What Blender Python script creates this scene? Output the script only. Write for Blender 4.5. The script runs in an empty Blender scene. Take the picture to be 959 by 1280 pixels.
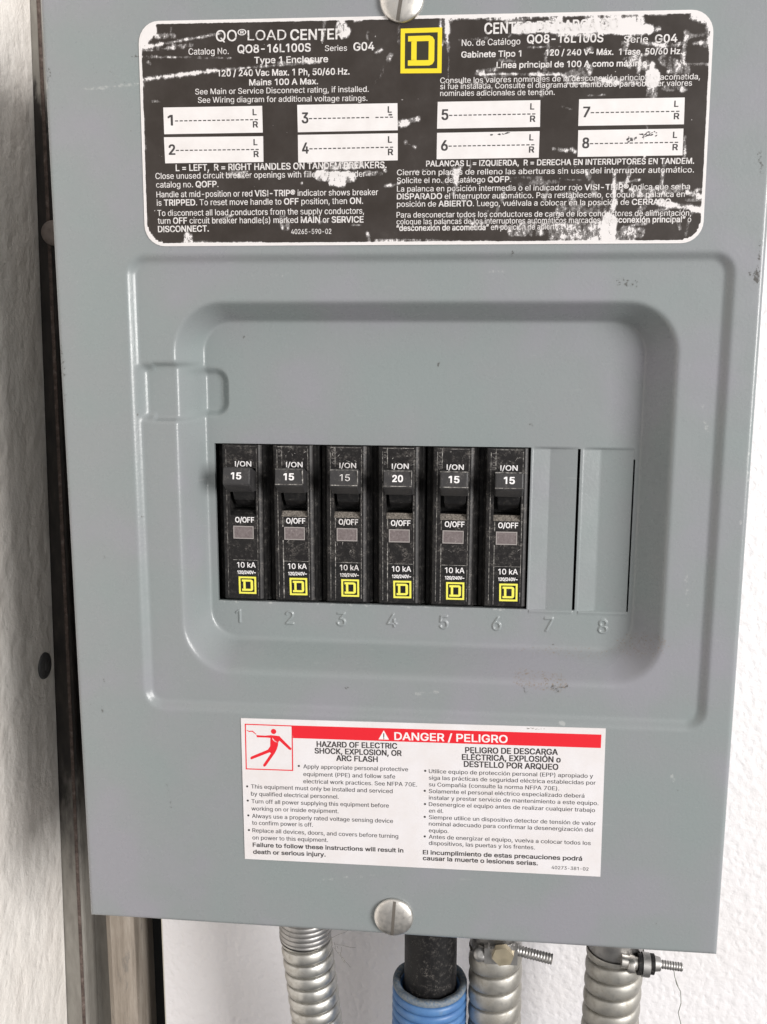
import bpy, math, random
import numpy as np
from mathutils import Matrix, Vector
from mathutils.geometry import delaunay_2d_cdt

SC = bpy.context.scene
COL = SC.collection

# ------------------------------------------------------------------ camera, world, lamp, exposure
# panel frame in millimetres: X right, Y up, Z out of the wall  ->  world metres
def W3(x, y, z): return (x * .001, -z * .001, y * .001)
cam_d = bpy.data.cameras.new("camera"); cam = bpy.data.objects.new("camera", cam_d); COL.objects.link(cam)
cam_d.sensor_fit = 'VERTICAL'; cam_d.sensor_height = 36.0; cam_d.lens = 33.75
cam_d.clip_start = .01; cam_d.clip_end = 50
def rod(w):
    t = math.sqrt(sum(v * v for v in w)); k = np.array(w) / t
    K = np.array([[0, -k[2], k[1]], [k[2], 0, -k[0]], [-k[1], k[0], 0]])
    return np.eye(3) + math.sin(t) * K + (1 - math.cos(t)) * K @ K
R_CAM = np.array([[1, 0, 0], [0, 0, -1], [0, 1, 0]], float) @ rod((-0.174486514, 0.0990098710, 0.0116991138))
cam.matrix_world = Matrix.Translation(W3(26.78, 209.22, 311.14)) @ Matrix(R_CAM.tolist()).to_4x4()
SC.camera = cam
SC.view_settings.view_transform = 'Standard'; SC.view_settings.look = 'None'
SC.view_settings.gamma = 1; SC.view_settings.exposure = 0
wd = bpy.data.worlds.new("World"); SC.world = wd; wd.use_nodes = True
wn = wd.node_tree.nodes
# room light: paler overhead and towards the window side, dim towards the floor
wg = wn.new('ShaderNodeTexCoord'); wdot = wn.new('ShaderNodeVectorMath'); wdot.operation = 'DOT_PRODUCT'; wdot.inputs[1].default_value = (.38, -.30, .82)
wr = wn.new('ShaderNodeMapRange'); wr.inputs[1].default_value = -.9; wr.inputs[2].default_value = .9; wr.inputs[3].default_value = .03; wr.inputs[4].default_value = .70
wd.node_tree.links.new(wg.outputs['Generated'], wdot.inputs[0]); wd.node_tree.links.new(wdot.outputs['Value'], wr.inputs[0])
wd.node_tree.links.new(wr.outputs[0], wn["Background"].inputs[1])
wn["Background"].inputs[0].default_value = (1.0, .98, .96, 1)
def lamp(name, pos, target, sx, sy, power, col):
    d = bpy.data.lights.new(name, 'AREA'); d.shape = 'RECTANGLE'; d.size = sx; d.size_y = sy; d.energy = power; d.color = col
    o = bpy.data.objects.new(name, d); COL.objects.link(o)
    a = Vector(W3(*pos)); b = Vector(W3(*target)); o.location = a
    o.rotation_euler = (b - a).to_track_quat('-Z', 'Y').to_euler(); return o
lamp("window_light", (1190, 400, 1040), (0, 130, -20), .65, .75, 31, (1, .98, .96))

# ------------------------------------------------------------------ tables: glyph outlines, print lines, wear (mm on the panel)
GLYPHS = {
 33: (196, [[67,160,63,509,132,509,128,160],[98,-4,81,-1,66,9,56,24,52,41,56,58,66,73,81,83,98,86,116,83,130,73,140,58,143,41,140,24,130,9,116,-1]]),
 34: (321, [[78,318,70,509,136,509,128,318],[193,318,185,509,250,509,243,318]]),
 35: (440, [[242,0,326,509,377,509,294,0],[10,140,19,192,400,192,391,140],[64,0,147,509,198,509,115,0],[40,316,49,368,429,368,421,316]]),
 36: (447, [[202,-74,202,583,244,583,244,-74],[224,-9,172,-4,128,9,91,31,64,60,46,96,38,137,104,137,110,110,123,88,142,71,166,59,194,52,224,49,257,52,286,60,311,74,329,92,341,114,346,139,342,161,332,179,316,193,296,205,272,214,245,222,184,239,128,260,86,289,60,326,52,372,58,413,75,448,102,476,138,498,180,511,227,516,275,511,316,498,351,476,377,449,394,415,401,378,337,378,326,412,302,437,267,453,225,459,194,456,167,448,145,435,129,418,118,398,115,376,119,352,131,334,148,319,169,308,191,300,212,293,264,279,287,272,312,264,336,252,359,238,379,220,395,198,405,171,408,139,403,99,386,64,360,34,323,11,278,-4]]),
 37: (676, [[175,283,146,286,121,297,101,314,86,335,78,360,75,388,75,412,78,440,87,464,101,486,121,503,146,513,175,517,206,513,230,503,250,486,264,464,273,440,276,412,276,388,273,360,264,335,250,314,230,297,205,286],[175,327,198,332,212,346,221,365,223,388,223,412,221,435,213,454,198,468,175,473,153,468,138,454,130,435,127,412,127,388,130,365,138,346,153,332],[501,-10,471,-6,446,5,426,21,412,43,403,68,400,95,400,120,403,147,412,172,427,194,447,210,471,221,501,225,531,221,556,210,576,194,590,172,598,147,601,120,601,95,598,68,589,43,575,21,555,5,531,-6],[501,35,523,39,538,53,546,73,549,95,549,120,546,142,538,162,524,176,501,180,479,176,464,162,456,142,453,120,453,95,455,73,464,53,479,39],[132,0,482,509,540,509,191,0]]),
 38: (448, [[197,-7,150,-2,110,12,78,34,54,62,39,96,34,133,37,163,47,189,63,213,85,235,111,256,140,279,216,335,226,343,237,352,246,363,255,375,260,389,262,405,258,427,245,445,226,457,201,461,184,459,168,453,155,444,145,431,139,416,137,399,139,380,145,363,155,346,169,327,185,307,204,284,438,0,364,0,171,231,121,293,102,319,87,344,78,370,75,398,79,430,91,458,109,481,134,499,165,510,200,513,235,510,266,499,290,482,308,459,320,433,324,404,322,382,315,362,305,342,291,325,275,308,256,293,154,217,128,195,110,174,100,154,97,131,100,108,109,87,124,70,143,57,166,49,193,46,223,50,251,59,278,75,301,95,321,121,336,151,346,186,349,224,408,224,405,180,397,144,385,115,371,92,357,75,345,62,333,47,305,23,271,7,234,-3]]),
 39: (206, [[78,318,70,509,136,509,128,318]]),
 40: (273, [[89,207,92,264,101,324,109,364,119,403,132,441,153,494,177,539,236,539,212,485,191,428,174,370,161,313,154,258,151,207,154,161,160,115,172,67,188,16,202,-19,218,-57,236,-96,177,-96,150,-46,128,4,111,55,99,106,92,156]]),
 41: (273, [[37,-96,56,-56,72,-18,86,18,102,69,113,116,120,162,122,207,119,258,112,313,99,370,82,428,62,485,37,539,97,539,121,494,142,441,154,403,164,364,173,323,181,264,184,207,182,156,174,104,161,53,144,3,123,-47,97,-96]]),
 42: (453, [[201,223,206,331,114,272,89,315,186,365,89,415,114,459,206,400,201,509,250,509,246,400,337,459,362,415,266,365,362,315,337,272,246,331,250,223]]),
 43: (453, [[198,34,198,364,255,364,255,34],[61,172,61,226,391,226,391,172]]),
 44: (188, [[38,-119,68,71,137,71,84,-119]]),
 45: (453, [[337,244,337,188,114,188,114,244]]),
 46: (188, [[95,-4,78,-1,63,9,53,24,50,41,53,59,63,73,78,83,95,87,113,83,128,73,138,59,141,41,138,24,128,9,113,-1]]),
 47: (249, [[235,533,71,-76,14,-76,178,533]]),
 48: (453, [[227,-7,174,1,130,24,95,62,69,113,57,155,50,202,48,254,50,306,57,353,69,395,95,447,130,484,174,508,227,516,279,508,323,484,358,447,384,395,396,353,403,306,405,254,403,202,396,155,384,113,359,62,323,24,279,1],[227,50,261,56,290,74,313,103,330,144,340,194,344,254,340,314,330,365,313,405,290,435,261,453,227,460,192,453,163,435,140,405,123,365,113,314,109,254,113,194,123,144,140,103,163,74,192,56]]),
 49: (453, [[76,0,76,55,391,55,391,0],[276,509,276,0,212,0,212,448,209,448,86,358,86,427,198,509]]),
 50: (453, [[64,0,64,47,234,229,261,257,282,282,299,305,311,327,318,348,320,371,317,397,308,419,293,436,273,449,250,457,224,460,196,457,172,447,153,433,139,413,130,390,127,362,66,362,71,405,86,442,111,473,143,496,182,511,225,516,268,511,306,497,337,474,361,445,376,411,381,372,378,345,371,318,357,290,336,259,306,223,267,180,153,60,153,57,389,57,389,0]]),
 51: (453, [[218,-7,173,-3,133,10,98,30,70,57,52,91,44,132,109,132,115,107,126,87,144,71,165,59,191,52,219,50,248,53,275,61,297,74,315,93,325,116,329,145,326,172,316,196,299,217,275,234,242,244,201,248,157,248,157,299,288,448,288,452,70,452,70,509,372,509,372,461,211,278,211,289,264,288,308,276,344,253,371,222,387,186,393,145,387,103,370,66,344,36,309,12,266,-2]]),
 52: (453, [[40,105,40,158,247,509,311,509,109,166,109,163,413,163,413,105],[282,0,282,121,282,146,282,318,343,318,343,0]]),
 53: (453, [[221,-7,178,-2,140,11,108,32,83,60,66,93,60,130,122,130,127,108,138,89,154,73,173,60,196,52,221,50,250,53,276,64,298,82,314,104,324,131,328,162,324,193,314,221,297,244,275,262,248,273,218,277,192,275,167,268,145,258,128,246,67,253,96,509,366,509,366,452,151,452,134,301,136,301,155,315,178,325,203,331,229,334,263,330,294,321,321,306,345,285,364,260,379,231,388,199,391,163,385,117,369,76,343,41,309,15,268,-1]]),
 54: (453, [[226,-7,182,-1,142,15,109,40,84,74,69,115,64,162,68,199,80,239,102,285,137,340,252,509,322,509,151,261,145,261,154,275,165,288,179,299,196,307,214,312,235,314,278,309,316,295,346,271,370,240,384,201,389,157,384,112,368,73,343,39,310,14,271,-2],[226,48,254,52,279,63,299,79,314,101,324,128,327,157,324,187,314,213,299,235,279,251,254,262,226,265,198,262,174,252,153,235,138,214,128,188,125,158,128,128,138,102,153,79,174,63,198,52]]),
 55: (453, [[97,0,323,448,323,452,62,452,62,509,391,509,391,449,165,0]]),
 56: (453, [[226,-7,178,-2,136,11,101,33,74,62,57,96,52,135,55,166,65,195,81,220,101,241,125,256,153,265,153,267,119,282,93,308,76,342,70,380,75,417,90,450,114,477,146,498,184,511,226,516,269,511,306,498,337,477,361,450,377,417,382,380,376,342,359,308,333,282,300,267,300,265,327,256,351,241,372,220,387,195,397,166,401,135,395,96,378,62,352,33,317,11,275,-2],[226,49,258,52,285,60,307,74,323,91,333,113,337,139,333,165,322,189,305,208,283,223,256,232,226,235,196,232,169,223,147,208,130,189,119,165,115,139,119,113,129,91,145,74,167,60,195,52],[226,290,252,292,274,300,293,313,307,330,316,351,319,376,316,399,308,420,294,437,275,449,252,457,226,460,200,457,177,449,159,437,145,420,136,399,133,376,136,351,145,330,159,313,178,300,201,292]]),
 57: (453, [[226,516,271,510,310,494,343,468,368,434,384,393,389,347,385,309,373,270,350,224,315,168,200,0,130,0,301,248,307,248,299,234,287,221,273,210,257,202,238,196,218,195,175,199,137,214,106,237,83,269,68,307,64,352,69,397,85,436,110,469,143,494,182,510],[226,460,199,457,174,446,154,429,138,407,129,381,125,352,129,322,138,295,154,274,174,257,199,247,226,243,254,247,279,257,299,273,314,295,324,321,327,350,324,381,314,407,299,429,279,446,254,457]]),
 58: (188, [[95,-4,78,-1,63,9,53,24,50,41,53,59,63,73,78,83,95,87,113,83,128,73,138,59,141,41,138,24,128,9,113,-1],[95,271,78,274,63,284,53,299,50,316,53,334,63,349,78,359,95,362,113,359,128,349,138,334,141,316,138,299,128,284,113,274]]),
 59: (188, [[38,-119,68,71,137,71,84,-119],[103,271,86,274,71,284,61,299,58,316,61,334,71,349,86,359,103,362,121,359,136,349,146,334,149,316,146,299,136,284,121,274]]),
 60: (453, [[65,178,65,220,388,383,388,316,142,200,144,204,144,194,142,198,388,81,388,15]]),
 61: (453, [[72,245,72,301,381,301,381,245],[72,97,72,153,381,153,381,97]]),
 62: (453, [[387,178,65,15,65,81,310,198,308,194,308,204,310,200,65,316,65,383,387,220]]),
 63: (358, [[132,152,132,159,134,200,141,230,153,252,168,269,187,284,209,298,230,314,247,334,258,357,262,384,259,406,250,425,237,441,220,452,200,459,178,462,157,459,137,453,120,441,106,425,96,404,92,378,27,378,33,418,49,452,73,479,103,499,138,511,178,516,219,511,255,498,284,478,306,451,319,418,324,382,319,344,306,311,284,284,254,261,235,248,219,235,207,221,200,205,195,185,194,158,194,152],[164,-4,146,-1,131,9,121,24,118,41,121,58,131,73,146,83,164,86,181,83,196,73,206,58,209,41,206,24,196,9,181,-1]]),
 64: (676, [[355,-135,307,-133,262,-126,221,-114,167,-88,122,-53,87,-8,61,46,50,87,43,131,40,179,43,226,50,269,61,309,87,363,123,408,167,444,220,470,260,482,303,489,349,492,394,489,435,482,472,469,522,442,562,407,594,366,617,319,631,268,635,215,634,178,631,142,625,107,615,76,599,49,579,28,551,15,517,11,497,12,476,17,457,24,441,36,429,50,423,68,420,68,408,48,388,30,361,17,326,13,285,18,251,35,224,62,204,96,192,137,188,182,193,226,207,265,228,297,257,322,291,338,330,343,360,340,385,331,404,319,416,306,419,306,419,335,474,335,474,110,476,91,485,74,499,63,518,59,540,63,557,76,568,97,576,127,580,166,581,215,577,259,567,301,548,339,523,373,490,402,450,424,402,438,347,442,292,438,242,424,199,402,164,372,135,334,115,289,102,236,98,178,102,119,115,66,135,21,165,-17,201,-46,246,-68,298,-81,357,-85,385,-84,412,-80,436,-75,458,-69,476,-63,489,-59,504,-107,487,-113,464,-120,438,-126,411,-131,383,-134],[329,65,359,68,382,78,400,95,412,118,419,148,422,185,419,221,411,249,399,269,381,282,358,289,331,292,305,288,283,277,265,260,252,239,244,213,242,185,244,154,251,125,262,101,279,81,301,69]]),
 65: (480, [[16,0,201,509,276,509,463,0,395,0,287,302,276,334,264,372,250,420,232,478,245,478,228,419,213,371,201,333,191,302,85,0],[110,142,110,199,370,199,370,142]]),
 66: (456, [[60,0,60,509,241,509,289,504,329,491,359,469,381,442,394,410,398,374,395,344,387,320,373,301,356,286,336,275,315,267,315,262,339,257,363,245,385,227,402,203,414,173,418,136,413,100,400,67,377,39,344,18,301,4,247,0],[125,57,245,57,296,63,330,80,349,105,355,137,352,161,342,184,327,203,306,218,279,228,248,231,125,231],[125,285,238,285,265,288,288,296,308,309,323,326,333,348,336,372,330,403,313,429,283,446,240,452,125,452]]),
 67: (510, [[267,-7,225,-3,186,7,150,25,119,49,92,79,70,115,53,157,44,203,40,254,44,305,53,352,70,393,92,429,119,459,150,484,186,501,225,512,267,516,305,513,340,504,373,490,402,471,427,447,448,418,463,385,473,348,408,348,401,373,389,395,375,413,357,428,337,440,315,449,292,454,267,456,223,450,184,432,150,403,125,364,109,314,103,254,109,194,125,145,151,105,184,76,223,59,267,53,292,55,315,60,337,69,357,81,375,96,389,114,401,136,408,160,473,160,463,124,448,91,428,62,402,38,373,19,341,5,305,-4]]),
 68: (502, [[219,0,96,0,96,57,215,57,272,63,318,81,354,110,379,149,394,198,399,255,394,312,379,361,354,399,320,428,275,446,221,452,93,452,93,509,225,509,273,505,315,495,353,478,399,441,433,391,449,351,458,306,462,255,458,205,449,159,433,119,411,83,384,54,351,31,312,14,268,3],[125,509,125,0,60,0,60,509]]),
 69: (419, [[60,0,60,509,372,509,372,452,125,452,125,286,355,286,355,229,125,229,125,57,375,57,375,0]]),
 70: (410, [[60,0,60,509,369,509,369,452,125,452,125,278,346,278,346,221,125,221,125,0]]),
 71: (520, [[269,-7,225,-3,185,7,149,25,118,49,91,79,69,116,53,157,43,203,40,254,43,305,53,352,69,393,91,429,117,459,149,484,184,501,223,512,265,516,304,513,340,504,374,489,403,469,429,445,449,416,465,384,474,349,408,349,399,372,387,393,373,411,356,427,337,439,315,448,291,454,265,456,222,450,183,432,150,404,125,364,109,314,103,254,109,194,125,145,151,105,184,76,224,59,269,53,309,57,345,71,374,93,396,123,410,160,415,202,434,199,283,199,283,256,478,256,478,200,471,141,451,91,419,50,377,19,326,0]]),
 72: (517, [[60,0,60,509,125,509,125,289,392,289,392,509,457,509,457,0,392,0,392,232,125,232,125,0]]),
 73: (300, [[31,0,31,57,118,57,118,452,31,452,31,509,269,509,269,452,183,452,183,57,269,57,269,0]]),
 74: (396, [[185,-7,124,3,75,33,52,63,38,100,33,145,33,173,98,173,98,145,104,104,122,74,149,56,185,50,220,56,248,74,266,104,272,145,272,509,336,509,336,145,332,100,318,63,294,33,246,3]]),
 75: (467, [[104,145,104,216,122,239,139,261,157,282,174,303,193,324,212,344,364,509,448,509,231,276,228,276],[60,0,60,509,125,509,125,334,124,225,125,193,125,0],[372,0,188,259,228,309,449,0]]),
 76: (393, [[60,0,60,509,125,509,125,57,361,57,361,0]]),
 77: (628, [[60,0,60,509,152,509,277,187,282,174,287,159,299,123,305,103,311,84,322,49,307,49,318,83,330,121,342,158,348,174,352,187,476,509,568,509,568,0,504,0,504,291,504,327,505,369,506,413,507,457,513,457,505,433,498,409,482,363,474,341,467,322,456,291,342,0,286,0,170,291,165,304,159,321,145,361,137,384,129,408,121,432,112,457,119,457,120,416,121,372,122,328,122,291,122,0]]),
 78: (523, [[60,0,60,509,136,509,343,183,352,169,363,151,375,130,388,107,401,82,414,55,405,54,402,81,401,108,400,134,399,157,399,195,399,509,463,509,463,0,387,0,202,290,190,310,177,331,164,354,148,381,108,452,119,454,122,384,123,354,124,328,125,307,125,291,125,0]]),
 79: (533, [[267,-7,225,-3,186,7,150,25,119,49,92,79,70,115,53,157,44,203,40,254,44,305,53,352,70,393,92,429,119,459,150,484,186,501,225,512,267,516,309,512,348,501,384,484,415,459,442,429,464,393,480,352,490,305,493,254,490,203,480,157,464,115,442,79,415,49,384,25,348,7,309,-3],[267,53,310,59,349,76,383,105,408,144,425,194,430,254,425,314,408,365,383,404,349,433,310,450,267,456,223,450,184,433,151,404,125,364,109,314,103,254,109,194,125,144,151,105,184,76,223,59]]),
 80: (445, [[60,0,60,509,235,509,289,503,332,487,366,462,390,430,404,391,409,348,404,304,390,265,366,233,332,207,289,191,235,186,109,186,109,242,233,242,269,246,297,256,318,272,333,294,342,319,344,348,342,376,333,402,318,423,297,439,268,449,232,452,125,452,125,0]]),
 81: (533, [[245,159,313,159,369,85,384,65,468,-48,401,-48,346,27,331,46],[267,-7,225,-3,186,7,150,25,119,49,92,79,70,115,53,157,44,203,40,254,44,305,53,352,70,393,92,429,119,459,150,484,186,501,225,512,267,516,309,512,348,501,384,484,415,459,442,429,464,393,480,352,490,305,493,254,490,203,480,157,464,115,442,79,415,49,384,25,348,7,309,-3],[267,53,310,59,349,76,383,105,408,144,425,194,430,254,425,314,408,365,383,404,349,433,310,450,267,456,223,450,184,433,151,404,125,364,109,314,103,254,109,194,125,144,151,105,184,76,223,59]]),
 82: (449, [[60,0,60,509,236,509,290,504,333,489,367,465,390,433,405,395,409,352,405,309,390,271,367,240,333,217,289,203,236,198,96,198,96,255,234,255,269,258,298,267,319,281,334,300,342,324,345,352,342,380,334,405,319,425,298,440,269,449,233,452,125,452,125,0],[353,0,230,229,303,229,428,0]]),
 83: (447, [[224,-9,172,-4,128,9,91,31,64,60,46,96,38,137,104,137,110,110,123,88,142,71,166,59,194,52,224,49,257,52,286,60,311,74,329,92,341,114,346,139,342,161,332,179,316,193,296,205,272,214,245,222,184,239,128,260,86,289,60,326,52,372,58,413,75,448,102,476,138,498,180,511,227,516,275,511,316,498,351,476,377,449,394,415,401,378,337,378,326,412,302,437,267,453,225,459,194,456,167,448,145,435,129,418,118,398,115,376,119,352,131,334,148,319,169,308,191,300,212,293,264,279,287,272,312,264,336,252,359,238,379,220,395,198,405,171,408,139,403,99,386,64,360,34,323,11,278,-4]]),
 84: (449, [[32,452,32,509,417,509,417,452,257,452,257,0,193,0,193,452]]),
 85: (517, [[259,-8,203,-2,154,15,114,43,85,80,66,124,60,173,60,509,124,509,124,178,128,144,141,113,160,87,187,68,220,56,259,52,298,56,331,68,357,87,377,113,389,144,393,178,393,509,457,509,457,173,451,124,433,80,403,43,363,15,315,-2]]),
 86: (480, [[204,0,16,509,84,509,192,206,203,176,215,137,230,89,248,31,235,31,252,90,267,138,279,176,290,206,395,509,463,509,278,0]]),
 87: (686, [[155,0,16,509,82,509,163,196,170,171,175,145,181,120,187,94,192,67,197,40,189,40,194,67,200,94,205,120,211,145,218,171,224,196,306,509,380,509,462,196,468,171,474,145,480,120,486,94,492,67,497,40,488,40,493,67,499,94,504,120,510,145,523,196,603,509,670,509,530,0,455,0,368,323,359,356,351,391,344,431,336,475,350,475,342,433,335,395,327,359,318,323,230,0]]),
 88: (474, [[18,0,217,284,217,236,29,509,104,509,178,400,192,379,204,361,214,345,223,329,233,312,243,292,232,292,243,311,252,329,261,345,272,361,284,379,298,400,374,509,446,509,259,239,259,287,456,0,382,0,292,129,279,149,268,165,259,180,250,195,241,212,230,231,244,231,235,213,225,196,216,181,206,166,195,149,182,129,91,0]]),
 89: (472, [[203,0,203,208,16,509,91,509,192,344,208,318,222,292,236,264,250,230,224,230,237,265,251,293,265,318,280,344,381,509,455,509,268,208,268,0]]),
 90: (438, [[42,0,42,46,273,385,289,408,306,431,323,453,341,476,348,454,317,453,285,452,254,452,223,452,40,452,40,509,397,509,397,462,169,129,152,105,134,81,116,57,97,33,90,54,121,56,152,57,183,57,214,57,399,57,399,0]]),
 91: (273, [[101,-96,101,539,236,539,236,487,160,487,160,-44,236,-44,236,-96]]),
 92: (249, [[178,-76,14,533,71,533,235,-76]]),
 93: (273, [[37,-96,37,-44,113,-44,113,487,37,487,37,539,172,539,172,-96]]),
 94: (327, [[154,464,172,464,172,439,154,439],[27,278,129,493,197,493,300,278,240,278,161,449,166,449,88,278]]),
 95: (319, [[319,0,319,-56,0,-56,0,0]]),
 96: (219, [[114,429,48,529,116,529,164,429]]),
 97: (389, [[160,-9,126,-5,94,5,68,22,48,45,35,73,30,108,34,138,43,161,58,179,78,193,100,203,125,211,152,216,178,220,209,224,234,227,252,230,265,235,273,243,276,255,276,257,273,279,267,297,256,311,240,322,220,329,196,331,171,329,149,322,132,313,118,301,107,288,100,274,41,291,57,322,79,346,104,364,133,375,163,382,194,384,215,383,239,379,263,372,286,360,306,343,322,320,333,290,337,251,337,0,277,0,277,52,272,52,264,38,252,25,236,12,215,1,190,-6],[170,45,202,49,228,59,248,74,263,93,272,115,276,138,276,190,270,186,259,182,246,179,231,176,216,173,200,171,175,168,154,164,134,159,117,150,103,139,95,124,92,105,94,87,102,72,114,61,130,52,149,47]]),
 98: (424, [[229,-8,198,-5,172,4,153,17,138,31,127,46,118,59,112,59,112,0,53,0,53,509,114,509,114,319,118,319,127,331,137,346,152,360,171,373,197,381,229,384,274,378,313,361,345,332,370,293,385,245,390,189,385,133,370,84,346,45,313,16,274,-2],[220,47,253,51,279,66,301,88,316,117,325,151,328,189,325,227,316,261,301,290,280,311,253,325,220,330,188,325,161,312,140,291,125,263,116,229,113,189,116,150,125,115,140,86,162,65,188,51]]),
 99: (396, [[207,-8,159,-2,117,16,82,46,56,85,40,133,34,187,40,243,56,291,82,330,117,360,159,378,207,384,234,383,260,377,284,368,305,356,324,341,340,322,353,301,362,277,303,262,298,276,290,289,281,301,270,311,257,319,242,325,226,329,207,330,173,325,145,310,124,287,108,258,99,224,96,187,99,151,108,117,124,89,145,66,173,51,207,46,226,48,243,52,258,58,271,66,282,76,292,89,299,102,304,117,363,102,354,78,341,56,325,37,306,21,285,9,261,-1,235,-6]]),
 100: (424, [[195,-8,151,-2,111,16,79,45,55,84,39,133,34,189,39,245,55,293,79,332,112,361,151,378,196,384,228,381,253,373,272,360,287,346,298,331,306,319,311,319,311,509,372,509,372,0,313,0,313,59,307,59,298,46,287,31,272,17,252,4,227,-5],[205,47,236,51,263,65,284,86,299,115,309,150,312,189,309,229,300,263,284,291,263,312,237,325,205,330,172,325,145,311,124,290,108,261,99,227,96,189,99,151,109,117,124,88,145,66,172,51]]),
 101: (404, [[212,-8,161,-2,117,16,82,46,56,85,40,132,34,187,39,242,55,290,81,329,115,359,157,378,205,384,236,382,266,374,294,361,319,341,341,315,357,282,368,242,371,194,371,169,75,169,75,221,338,221,310,202,307,237,298,269,283,294,263,314,237,326,205,330,173,326,146,313,125,294,109,270,99,241,96,211,96,178,100,139,110,106,128,80,151,61,179,50,212,46,234,48,254,53,271,61,285,73,297,88,306,105,365,91,353,63,335,39,311,19,283,4,249,-5]]),
 102: (254, [[228,379,228,327,6,327,6,379],[81,0,81,432,84,461,96,486,113,505,135,519,161,527,187,530,207,529,222,527,234,524,243,521,227,468,215,472,206,473,195,474,171,470,154,460,145,443,142,419,142,0]]),
 103: (425, [[207,-151,168,-148,134,-140,105,-127,82,-110,64,-91,51,-69,101,-41,110,-53,122,-66,136,-78,154,-88,178,-95,207,-97,249,-92,282,-75,304,-47,311,-6,311,68,306,68,298,56,287,41,272,28,252,16,227,8,195,5,152,10,113,27,80,53,55,90,39,136,34,191,39,246,55,293,80,332,112,361,152,378,196,384,228,382,253,373,273,360,288,346,299,331,308,319,313,319,313,379,372,379,372,-9,367,-54,350,-90,324,-117,291,-136,251,-147],[205,59,237,63,264,75,285,95,300,121,309,154,312,193,309,231,300,264,285,291,264,312,237,325,205,330,172,325,145,312,124,290,109,262,99,229,96,193,99,155,109,123,124,96,145,76,172,63]]),
 104: (410, [[114,227,114,0,53,0,53,509,114,509,114,287,102,287,124,332,152,362,187,379,227,384,264,380,295,369,321,349,341,321,353,285,357,240,357,0,296,0,296,235,290,275,273,304,246,323,210,329,184,326,161,317,141,303,126,283,117,257]]),
 105: (167, [[53,0,53,379,114,379,114,0],[84,443,67,446,54,455,44,468,41,483,44,499,54,512,67,521,84,524,100,521,114,512,123,499,126,483,123,468,114,455,100,446]]),
 106: (167, [[53,379,114,379,114,-30,111,-63,102,-90,86,-113,65,-129,37,-139,4,-143,-10,-143,-10,-87,2,-87,25,-83,40,-72,50,-54,53,-29],[83,443,67,446,53,455,44,468,41,483,44,499,53,512,67,521,83,524,100,521,114,512,123,499,126,483,123,468,114,455,100,446]]),
 107: (381, [[110,137,110,212,121,212,284,379,360,379,184,199,177,199],[53,0,53,509,114,509,114,0],[294,0,148,186,191,229,372,0]]),
 108: (189, [[139,-2,101,3,74,20,58,47,53,84,53,509,114,509,114,99,115,77,120,62,130,54,146,52,160,53,170,54,181,3,172,1,162,-1,151,-2]]),
 109: (610, [[53,0,53,379,112,379,112,295,108,295,118,323,132,346,151,363,172,376,195,384,219,386,257,380,287,361,309,331,321,295,312,295,322,321,337,343,357,361,381,375,407,383,437,386,468,383,497,372,522,354,541,328,553,296,557,255,557,0,496,0,496,254,490,289,473,313,447,326,419,330,395,328,374,320,358,307,345,290,338,270,335,247,335,0,274,0,274,260,269,288,253,311,229,326,199,330,178,328,158,320,140,307,126,289,117,266,114,238,114,0]]),
 110: (410, [[114,227,114,0,53,0,53,379,112,379,112,287,102,287,124,332,152,362,187,379,227,384,264,380,295,369,321,349,341,321,353,285,357,240,357,0,296,0,296,235,290,275,273,304,246,323,210,329,184,326,161,317,141,303,126,283,117,257]]),
 111: (415, [[207,-8,159,-2,117,16,82,46,56,85,40,133,34,187,40,243,56,291,82,330,117,360,159,378,207,384,256,378,299,360,333,330,359,291,376,243,381,187,376,133,359,85,333,46,299,16,256,-2],[207,46,242,51,270,66,292,89,307,117,316,151,319,187,316,224,307,258,292,287,270,310,242,325,207,330,173,325,145,310,124,287,108,258,99,224,96,187,99,151,108,117,124,89,145,66,173,51]]),
 112: (424, [[53,-143,53,379,112,379,112,319,118,319,126,331,137,346,152,360,171,373,197,381,229,384,274,378,313,361,345,332,370,293,385,245,390,189,385,133,370,84,346,45,313,16,274,-2,229,-8,198,-5,173,4,153,17,138,31,127,46,118,59,114,59,114,-143],[220,47,253,51,279,66,301,88,316,117,325,151,328,189,325,227,316,261,301,290,280,311,253,325,220,330,188,325,161,312,140,291,125,263,116,229,113,189,116,150,125,115,140,86,162,65,188,51]]),
 113: (424, [[372,-143,311,-143,311,59,306,59,298,46,287,31,272,17,252,4,227,-5,195,-8,151,-2,111,16,79,45,55,84,39,133,34,189,39,245,55,293,79,332,112,361,151,378,196,384,228,381,253,373,272,360,287,346,298,331,307,319,313,319,313,379,372,379],[205,47,236,51,263,65,284,86,299,115,309,150,312,189,309,229,300,263,284,291,263,312,237,325,205,330,172,325,145,311,124,290,108,261,99,227,96,189,99,151,109,117,124,88,145,66,172,51]]),
 114: (259, [[53,0,53,379,112,379,112,321,115,321,130,347,152,367,181,380,213,385,229,384,243,384,243,322,230,324,219,325,207,326,182,323,159,315,140,301,126,284,117,262,114,237,114,0]]),
 115: (365, [[182,-8,145,-5,112,3,84,18,62,38,45,63,36,94,94,107,105,79,124,60,150,49,181,45,217,50,244,62,262,81,268,103,265,121,254,136,237,147,212,155,149,170,104,186,72,208,53,237,47,274,51,305,65,332,87,354,115,370,149,381,187,384,223,381,254,372,279,358,299,339,314,316,324,290,268,277,258,298,243,316,219,328,187,333,156,329,131,317,114,299,109,277,112,258,124,243,144,232,172,223,229,209,275,194,306,171,325,142,331,107,326,75,312,47,290,24,260,6,223,-5]]),
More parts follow.
